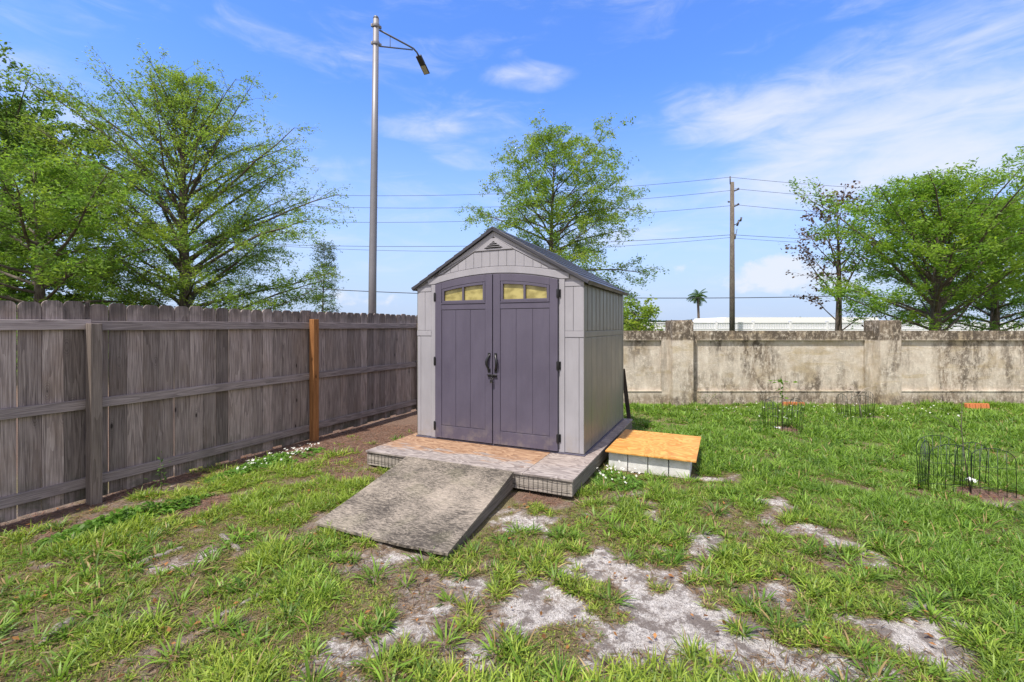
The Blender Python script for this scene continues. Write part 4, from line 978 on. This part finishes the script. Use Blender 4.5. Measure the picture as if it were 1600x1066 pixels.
# doors
def door(sg):
    def X(a_, b2): return (a_, b2) if sg > 0 else (-b2, -a_)
    x0, x1 = .006, dE-.002; y0 = -.030
    mb = MB(); zb, zt_ = .218, None
    # backing plate below the window, around the window
    wz0, wz1 = 1.885, 2.045; wi, wo = .108, .700
    mb.b(*X(x0, x1), -.018, -.002, zb, wz0)
    def arcpoly(xa, xb, za, dz, n=8):
        xs = [xa+(xb-xa)*k/n for k in range(n+1)]; top = [(x, arc(x)-dz) for x in xs]
        return [(xa, za), (xb, za)]+top[::-1]
    def pr(poly, ya, yb):
        if sg < 0: poly = [(-x, z) for x, z in poly][::-1]
        mb.prism(poly, ya, yb)
    pr(arcpoly(x0, .098, zb, .002), y0, -.019); pr(arcpoly(.712, x1, zb, .002), y0, -.019)          # stiles
    pr(arcpoly(x0, wi, wz0+.001, .004), -.0175, -.002); pr(arcpoly(wo, x1, wz0+.001, .004), -.0175, -.002)
    def top_rail(ya, yb):
        n = 10; xs = [.0985+(.7115-.0985)*k/n for k in range(n+1)]
        poly = [(x, arc(x)-.085) for x in xs]+[(x, arc(x)-.002) for x in xs][::-1]; pr(poly, ya, yb)
    top_rail(y0+.002, -.002)
    pr([(.0985, 1.805), (.7115, 1.805), (.7115, 1.872), (.0985, 1.872)], y0+.003, -.019)             # rail under the window
    pr([(.0985, zb), (.7115, zb), (.7115, .370), (.0985, .370)], y0+.003, -.019)                     # kick rail
    pw = (.7115-.0985)/3
    for k in range(3): pr([(.0985+k*pw+.003, .377), (.0985+(k+1)*pw-.003, .377), (.0985+(k+1)*pw-.003, 1.796), (.0985+k*pw+.003, 1.796)], -.0235, -.019)
    pr([(.0985, 1.874), (.7115, 1.874), (.7115, 1.886), (.0985, 1.886)], y0-.004, -.019)             # sill lip
    d = mb.build('door', M['purple'], sh, zo, bevel=.0022)
    # window frame (sub-part)
    wf_ = MB(); n = 10
    def pw_(poly, ya, yb):
        if sg < 0: poly = [(-x, z) for x, z in poly][::-1]
        wf_.prism(poly, ya, yb)
    pw_([(.104, 1.888), (.706, 1.888), (.706, 1.915), (.104, 1.915)], -.027, -.006)
    a_in = .1; 
    def at_(x): return arc(x)-.089
    pw_([(.104, 1.9155), (.134, 1.9155), (.134, at_(.134)-.0), (.104, at_(.104))], -.027, -.006)
    pw_([(.676, 1.9155), (.706, 1.9155), (.706, at_(.706)), (.676, at_(.676))], -.027, -.006)
    pw_([(.392, 1.9155), (.418, 1.9155), (.418, at_(.418)-.0305), (.392, at_(.392)-.0305)], -.026, -.006)
    xs = [.1345+(.6755-.1345)*k/n for k in range(n+1)]
    pw_([(x, at_(x)-.030) for x in xs]+[(x, at_(x)) for x in xs][::-1], -.027, -.006)
    o1 = wf_.build('window_frame', M['purple'], d, zo, bevel=.002)
    pn_ = MB(); poly = [(.13, 1.91), (.68, 1.91)]+[(x, at_(x)-.02) for x in xs][::-1]
    if sg < 0: poly = [(-x, z) for x, z in poly][::-1]
    pn_.prism(poly, -.003, .004); pn_.build('pane', M['pane'], d, zo)
    # handle
    hx = sg*.047; hd = MB(); pts = []; n = 12
    for k in range(n+1):
        f = k/n; pts.append((hx+sg*(.030*math.sin(math.pi*f)-.012), -.032-.030*math.sin(math.pi*f), 1.265-.19*f))
    hd.tube(pts, [.006+.010*math.sin(math.pi*min(1, .15+k/n*.85))**.8 for k in range(n+1)], 10)
    hd.b(*X(.026, .060), -.036, -.030, 1.235, 1.285).b(*X(.026, .060), -.036, -.030, 1.055, 1.10)
    hd.build('handle', M['black'], d, zo, bevel=.002)
    for hz in (1.965, 1.165, .36):
        h_ = MB(); h_.tube([(sg*.811, -.032, hz-.055), (sg*.811, -.032, hz+.055)], .010, 10); h_.b(*X(.806, .838), -.016, -.006, hz-.045, hz+.045)
        h_.b(*X(.792, .811), -.036, -.029, hz-.045, hz+.045)
        h_.build('hinge', M['black'], sh, zo, bevel=.002)
    return d
d1 = door(-1); d2 = door(1)
MB().b(-.0045, .0045, -.012, .010, .22, 2.21).build('door_gap', M['void'], sh, zo)
lt = MB(); lt.b(-.055, -.006, -.046, -.031, 1.005, 1.035).b(.006, .06, -.046, -.031, 1.005, 1.035); lt.tube([(-.062, -.050, 1.028), (.066, -.050, 1.028)], .007, 8)
lt.tube([(.012, -.050, 1.028), (.012, -.066, 1.022), (.012, -.068, .995)], .005, 8)
lt.build('latch', M['black'], sh, zo, bevel=.002)
pl = empty('padlock', SH+Vector((U.x*.004-V.x*.062, U.y*.004-V.y*.062, .955-DZ)), RZ, label='small padlock hanging from the latch of the shed doors', cat='padlock')
pb = MB(); pb.b(-.018, .018, -.008, .008, -.02, .018); pb.build('lock_body', M['black'], pl, bevel=.004)
MB().tube([(-.012, 0, .015), (-.012, 0, .036), (-.007, 0, .046), (.007, 0, .046), (.012, 0, .036), (.012, 0, .015)], .0028, 8).build('shackle', M['brass'], pl)
MB().b(-.006, .006, -.0095, -.008, -.016, -.004).build('keyway', M['brass'], pl)

# dark board leaning at the back corner of the shed
lb = MB(); a0 = P(-.05, 3.20, 0); b0 = P(-.13, 3.02, .95); d = (b0-a0).normalized(); s_ = Vector((U.x, U.y, 0)); n_ = s_.cross(d).normalized(); s_ = d.cross(n_)
lb.box((a0+b0)/2, ((b0-a0).length, .06, .022), X=d, Y=s_, Z=n_)
lb.build('leaning_board', M['plank'], off=(a0.x, a0.y, 0), label='dark old board leaning against the rear right corner of the shed', cat='board', bevel=.003)

# ------------------------------------------------------------------ concrete block step
SZ = .195
bw = .215; names = ['leftmost', 'second from the left', 'third from the left', 'rightmost']
bproto = None
for row, t0 in enumerate((1.085, 1.72)):
    for k in range(4):
        if bproto is None:
            mb = MB(); mb.b(-.103, .103, 0, .39, 0, .19)
            bproto = mb.build('concrete_block', M['block'], bevel=.005); o_ = bproto
        else:
            o_ = bproto.copy(); COL.objects.link(o_)
        o_.location = P(.09+.103+k*.2155, t0, -.004+random.uniform(-.003, .002)); o_.rotation_euler = (0, 0, RZ+random.uniform(-.012, .012))
        tag(o_, ('pale concrete block under the plywood step, %s in the front row' % names[k]) if row == 0 else 'pale concrete block under the far half of the plywood, %s' % names[k],
            'concrete block', 'concrete blocks carrying the plywood step')
mb = MB(); c_ = P(.535, 1.635, 0); mb.box((0, 0, 0), (.945, 1.20, .017))
o_ = mb.build('plywood_board', M['newply'], bevel=.002, label='orange plywood board laid on concrete blocks as a step', cat='board')
o_.location = (c_.x, c_.y, SZ+.004); o_.rotation_euler = (R(-.3), R(.3), RZ)

# ------------------------------------------------------------------ street lamp
sl_ = empty('street_lamp', (-3.63, 12, 0), label='tall galvanised steel street lamp pole with bracket arm behind the wooden fence', cat='street lamp')
MB().tube([(-.02, 0, 0), (.0, 0, 3.), (.045, 0, 6.), (.09, 0, 9.6)], [.105, .098, .088, .074], 16).build('pole', M['steel'], sl_)
MB().tube([(.09, 0, 9.6), (.09, 0, 9.66)], [.078, .06], 16).build('cap', M['steeldark'], sl_)
for z_ in (9.42, 8.96):
    cl_ = MB(); cl_.tube([(.088, 0, z_-.045), (.088, 0, z_+.045)], .093, 16).box((.088+.10, .06, z_), (.05, .05, .07)).box((.088-.10, -.03, z_), (.04, .05, .07)); cl_.build('clamp', M['steel'], sl_, bevel=.005)
ae_ = Vector((.86, .94, 9.40)); 
ar = MB(); ar.tube([(.16, .08, 9.36), ae_+Vector((-.10, -.12, .0)), ae_, ae_+Vector((.07, .12, -.03)), ae_+Vector((.12, .24, -.10))], .024, 8); ar.build('arm', M['steeldark'], sl_)
MB().tube([(.16, .08, 8.94), ae_+Vector((-.02, -.02, -.05))], .018, 8).build('brace', M['steeldark'], sl_)
MB().tube([(.37, .33, 9.37), (.37, .33, 9.08)], .009, 6).build('strut', M['steeldark'], sl_)
hp = ae_+Vector((.10, .20, -.08)); hd_ = Vector((.17, .40, -.30)).normalized(); sd_ = Vector((.92, -.39, 0)).normalized(); nn_ = sd_.cross(hd_).normalized(); sd_ = hd_.cross(nn_)
hh = MB(); hh.box(hp+hd_*.13, (.26, .17, .07), X=hd_, Y=sd_, Z=nn_); hh.box(hp+hd_*.40, (.28, .19, .04), X=hd_, Y=sd_, Z=nn_)
hh.build('lamp_head', M['lamphead'], sl_, bevel=.01)
MB().box(hp+hd_*.40-nn_*.024, (.24, .15, .010), X=hd_, Y=sd_, Z=nn_).build('lens', M['lens'], sl_)

# ------------------------------------------------------------------ utility pole and wires
UY = 28.; kx = UY/720
up_ = empty('utility_pole', (344*kx, UY, 0), label='tall wooden utility pole with insulators beyond the stucco wall', cat='utility pole')
MB().tube([(0, 0, 0), (0, 0, 4.), (.0, 0, 1.6+225*kx)], [.165, .15, .115], 12).build('pole', M['polewood'], up_)
def wz(py): return CAM_H+(510-py)*kx
MB().tube([(-.12, 0, wz(288)), (-.12, 0, wz(276))], [.03, .045], 8).build('insulator', M['insul'], up_)
for py in (297, 321): MB().tube([(.12, 0, wz(py+2)), (.40, 0, wz(py-2))], [.03, .07], 8).build('insulator', M['insul'], up_)
MB().tube([(-.16, 0, wz(316)), (-.26, 0, wz(315))], .05, 8).build('bracket', M['insul'], up_)
MB().tube([(.12, 0, wz(352)), (.38, 0, wz(348))], [.03, .03], 6).tube([(.30, 0, wz(353)), (.42, 0, wz(344))], .06, 8).tube([(.50, 0, wz(346)), (.56, 0, wz(340))], .06, 8).build('fuse_switch', M['insul'], up_)
MB().tube([(.17, 0, wz(373)), (.30, 0, wz(358))], .02, 6).tube([(.14, -.02, wz(374)), (.20, -.02, wz(366))], .05, 6).build('jumper', M['insul'], up_)
def wire(pts, label, rad=.011, y=UY):
    X = [(p[0]-800)*y/720 for p in pts]; Z = [CAM_H+(510-p[1])*y/720 for p in pts]
    # smooth sagging curve through the points
    co = np.polyfit(X, Z, 2) if len(pts) == 3 else None
    x_end = X[-1]-900*y/720 if X[-1] < X[0] else X[-1]
    xs = np.linspace(X[0]-(20 if y < 27 else 0), x_end, 60); zs = np.polyval(co, xs)
    MB().tube([(a_, y, b2) for a_, b2 in zip(xs, zs)], rad, 5).build('power_line', M['cable'], off=(0, y, 0), label=label, cat='power line', group='overhead lines across the sky')
wire([(1141, 277), (990, 291), (500, 305)], 'topmost overhead line running left from the utility pole')
wire([(1148, 297), (990, 312), (500, 323)], 'second overhead line from the top, left of the utility pole')
wire([(1148, 321), (990, 334), (500, 347)], 'third overhead line from the top, left of the utility pole')
wire([(1144, 367), (1000, 376), (500, 384)], 'faint fourth overhead line left of the utility pole', .013)
wire([(1144, 371), (1000, 383), (500, 388)], 'faint fifth overhead line left of the utility pole', .010)
wire([(1141, 277), (1334, 293), (1700, 300)], 'topmost overhead line running right from the utility pole')
wire([(1148, 295), (1348, 311), (1700, 318)], 'second overhead line from the top, right of the utility pole')
wire([(1148, 320), (1274, 331), (1700, 345)], 'third overhead line from the top, right of the utility pole')
wire([(1144, 367), (1250, 373), (1700, 380)], 'faint fourth overhead line right of the utility pole', .013)
wire([(1144, 372), (1250, 379), (1700, 385)], 'faint fifth overhead line right of the utility pole', .010)
wire([(300, 440), (800, 463), (1700, 447)], 'lowest dark cable crossing the sky just above the fence and wall', .022, 26.)

# ------------------------------------------------------------------ wire plant guards with saplings
def arch_panel(x0, x1, h, n=5, curve=0.):
    """one bent-wire border panel along local x; stakes on both sides, arched top"""
    pts = [(x0, 0, -.03), (x0, 0, h*.78)]
    for k in range(1, 10):
        t = math.pi*k/10; pts.append(((x0+x1)/2-math.cos(t)*(x1-x0)/2, 0, h*.78+math.sin(t)*h*.22))
    pts += [(x1, 0, h*.78), (x1, 0, -.03)]; W_ = [(pts, .0034)]
    for k in range(1, n):
        x = x0+(x1-x0)*k/n; zt2 = h*.78+math.sqrt(max(0, 1-((x-(x0+x1)/2)/((x1-x0)/2))**2))*h*.22; W_.append(([(x, 0, 0), (x, 0, zt2)], .0026))
    W_.append(([(x0, 0, h*.16), (x1, 0, h*.16)], .0022)); W_.append(([(x0, 0, h*.60), (x1, 0, h*.60)], .0022)); return W_
def guard(px, py, wid, h, label, panels, seed):
    g_ = G(px, py); root = empty('wire_plant_guard', (g_.x, g_.y, float(gz(g_.x, g_.y))), label=label, cat='plant guard', group='wire guards around the saplings')
    r = random.Random(seed)
    for (cx, cy, ang, wd) in panels:
        mb = MB(); c, s_ = math.cos(ang), math.sin(ang); tl = r.uniform(-.08, .08); tl2 = r.uniform(-.06, .06)
        for pts, rad in arch_panel(-wd/2, wd/2, h*r.uniform(.93, 1.04)):
            mb.tube([(cx+x*c-(y+z*tl)*s_, cy+x*s_+(y+z*tl)*c, z) if True else 0 for x, y, z in pts], rad, 5)
        mb.build('wire_panel', M['greenwire'], root)
    return root
guard(1222, 671, .4, .50, 'small arched wire guard around the leafy seedling, left of the three', [(0, -.19, 0, .36), (0, .19, 0, .36), (-.20, 0, 1.57, .36), (.20, 0, 1.57, .36)], 1)
guard(1352, 655, .5, .47, 'wire guard around the bare forked sapling near the wall column', [(-.14, -.12, .1, .42), (-.15, .2, 0, .4), (.18, .12, 1.3, .34), (-.36, .05, 1.5, .3)], 2)
guard(1503, 768, .9, .48, 'widest wire guard with several arched panels at the right', [(-.14, -.02, -.15, .36), (.17, -.13, -.40, .32), (.17, .10, -.1, .28), (-.29, .1, .5, .2), (0, .25, -.2, .36)], 3)

M['paletwig'] = plain('pale_twig', (.34, .29, .24), .8, var=.3)
def sapling(x, y, name, label, segs, leaves, seed, col=(.13, .22, .03), lsz=(.05, .09)):
    root = empty(name, (x, y, 0), label=label, cat='sapling'); mb = MB()
    for pts, r0, r1 in segs: mb.tube(pts, [r0+(r1-r0)*k/(len(pts)-1) for k in range(len(pts))], 6)
    mb.build('stem', M['paletwig'] if 'pale' in label else M['bark'], root)
    if leaves:
        r = np.random.default_rng(seed); C = np.concatenate([np.array(c)+r.normal(0, 1, (n, 3))*np.array([sx, sx*.7, sz]) for c, sx, sz, n in leaves])
        leaves_mesh('leaves', C, r.uniform(*lsz, len(C)), np.array(col)*(.7+.7*r.random((len(C), 1))), seed, up=1., aspect=.5, parent=root)
g1 = G(1222, 671)
sapling(g1.x, g1.y, 'seedling', 'young seedling with a tuft of light green leaves inside the left wire guard',
        [([(0, 0, 0), (.0, 0, .4), (.02, 0, .72)], .006, .003), ([(-.06, 0, 0), (-.07, 0, .35), (-.06, 0, .66)], .004, .003)],
        [((.0, 0, .74), .065, .02, 22), ((-.02, 0, .62), .05, .02, 10), ((0, 0, .5), .03, .03, 6)], 3)
g2 = G(1352, 655)
sapling(g2.x-.12, g2.y, 'bare_sapling', 'bare pale sapling forking into two crooked branches inside the middle wire guard',
        [([(.06, 0, 0), (.02, 0, .25), (-.06, 0, .42), (-.10, 0, .58)], .013, .007), ([(-.10, 0, .58), (-.16, 0, .52), (-.20, 0, .50)], .006, .003), ([(-.02, 0, .38), (.10, 0, .52), (.28, 0, .57)], .008, .003), ([(-.10, 0, .58), (-.105, 0, .66)], .005, .002)], None, 4)
g3 = G(1515, 768)
sapling(g3.x-.05, g3.y-.02, 'bare_twig', 'thin bare twig standing in the widest wire guard',
        [([(.04, 0, 0), (-.02, 0, .35), (-.05, 0, .62), (-.04, 0, .92)], .006, .002), ([(-.04, 0, .58), (-.14, .1, .66), (-.25, .1, .72)], .003, .0015), ([(-.04, 0, .6), (.0, .1, .7)], .003, .0015)], None, 5)
sapling(10.62, 9.0, 'leafy_branch', 'sprig of bright yellow green leaves at the right edge before the wall',
        [([(.1, 0, 0), (.05, 0, .5), (-.02, 0, .85)], .008, .003), ([(.05, 0, .5), (.2, 0, .8)], .004, .002)], [((-.02, 0, .72), .14, .10, 50), ((.2, 0, .75), .12, .1, 30)], 6, (.17, .26, .02))
# twiggy weeds at the wall foot
for px, lab in ((1104, 'sprawling green weed at the wall foot beside the first column'), (1478, 'thin bare twigs at the wall foot below the right panel')):
    q = at(px, 628, 9.33); mb = []
    r = random.Random(px); segs = []
    for k in range(7): a_ = r.uniform(-1.2, 1.2); segs.append(([(0, 0, 0), (math.sin(a_)*.1, -.02, .10), (math.sin(a_)*.24, -.03, .14+.14*math.cos(a_))], .003, .0015))
    sapling(q.x, q.y, 'wall_weed', lab, segs, [((0, -.02, .15), .13, .07, 50)] if px < 1200 else None, px, (.09, .14, .04), (.03, .05))
vn = G(252, 768); 
sapling(vn.x, vn.y, 'vine', 'small green vine sprouting at the foot of the wooden fence', [([(0, 0, 0), (.01, 0, .14), (-.01, 0, .27)], .003, .0015)], [((0, 0, .2), .025, .07, 26), ((0, 0, .08), .05, .03, 18)], 77, (.08, .16, .03), (.02, .045))

# plant tags
for px, py, s_, lab, tl in ((1215, 671, .07, 'white plant tag lying in the mulch at the left wire guard', .05), (1518, 757, .07, 'crumpled white plant tag in the mulch at the widest wire guard', .35)):
    g_ = G(px, py); mb = MB()
    vs = []; n = 5
    for j in range(3):
        for i in range(n): vs.append((-.5*s_+s_*i/(n-1), -.03+.03*j, .015+.012*math.sin(i*1.9+j*tl*6)*(.4+tl*2)+tl*.03*j))
    fs = [(j*n+i, j*n+i+1, (j+1)*n+i+1, (j+1)*n+i) for j in range(2) for i in range(n-1)]
    mb.add(vs, fs); o_ = mb.build('plant_tag', M['tagwhite'], label=lab, cat='plant tag'); o_.location = (g_.x, g_.y, float(gz(g_.x, g_.y))+.02)
    so_ = o_.modifiers.new('thick', 'SOLIDIFY'); so_.thickness = .0015
# scalloped terracotta edgings
for px, py, wd, lab in ((1240, 634, .40, 'scalloped terracotta edging brick behind the left wire guard'), (1527, 638, .40, 'scalloped terracotta edging brick at the wall foot on the right')):
    g_ = at(px, 632, 9.1 if px < 1300 else 8.95); mb = MB(); n = 8; w_ = wd/n
    for k in range(n):
        x0 = -wd/2+k*w_; w_ -= .008; pts = [(x0, -.05), (x0+w_, -.05), (x0+w_, .085)]+[(x0+w_/2+math.cos(t)*w_*.47, .085+math.sin(t)*w_*.5) for t in [math.pi*q/6 for q in range(7)]]+[(x0, .085)]
        mb.prism(pts, -.03-.006*(k % 2), .03); w_ += .008
    o_ = mb.build('edging_brick', M['terracotta'], bevel=.004, label=lab, cat='edging brick', group='terracotta edging bricks'); o_.location = (g_.x, g_.y, .0); o_.rotation_euler = (R(-8), 0, R(-6))
# weathered half-buried timbers in the grass
for k, (xa, ya, xb, yb, lab) in enumerate(((215, 878, 290, 852, 'weathered grey timber strip half buried in grass nearest the fence'), (330, 968, 415, 920, 'longest weathered grey timber strip half buried in the near grass'),
        (62, 1003, 112, 962, 'weathered grey timber strip half buried at the lower left corner'), (345, 832, 375, 858, 'short grey timber stub lying in the grass left of the ramp'))):
    A_ = G(xa, ya); B_ = G(xb, yb); d = (B_-A_); L_ = d.length; n = 12; mb = MB(); s_ = Vector((-d.y, d.x, 0)).normalized(); r = random.Random(k)
    pts = [A_+d*(q/n)+s_*r.uniform(-.008, .008)+Vector((0, 0, float(gz((A_+d*(q/n)).x, (A_+d*(q/n)).y))-.010+r.uniform(0, .009))) for q in range(n+1)]
    mb.tube(pts, [(.022+r.uniform(-.007, .007))*(.5 if q in (0, n) else 1) for q in range(n+1)], 7, tone=1.1); c_ = A_.copy()
    mb.build('timber_strip', M['deckframe'], off=(c_.x, c_.y, 0), label=lab, cat='timber strip', group='old timber strips sunk in the lawn')
# fallen orange leaves
def fallen(n, seed):
    r = np.random.default_rng(seed); X, Y = scatter(n, -1.2, 1.2, 1.9, 6, seed); k = in_poly_mask(X, Y); X, Y = X[k], Y[k]; n = len(X)
    C = np.stack([X, Y, gz(X, Y)+r.uniform(.008, .035, n)], 1); c = np.array([.36, .17, .06])*(.4+1.1*r.random((n, 1)))
    leaves_mesh('fallen_leaves', C, r.uniform(.015, .045, n), c, seed, up=2.5, flat=.2, aspect=.6, label='scattered dry orange and brown fallen leaves on the lawn', cat='fallen leaves', kind='stuff')
fallen(900, 8)
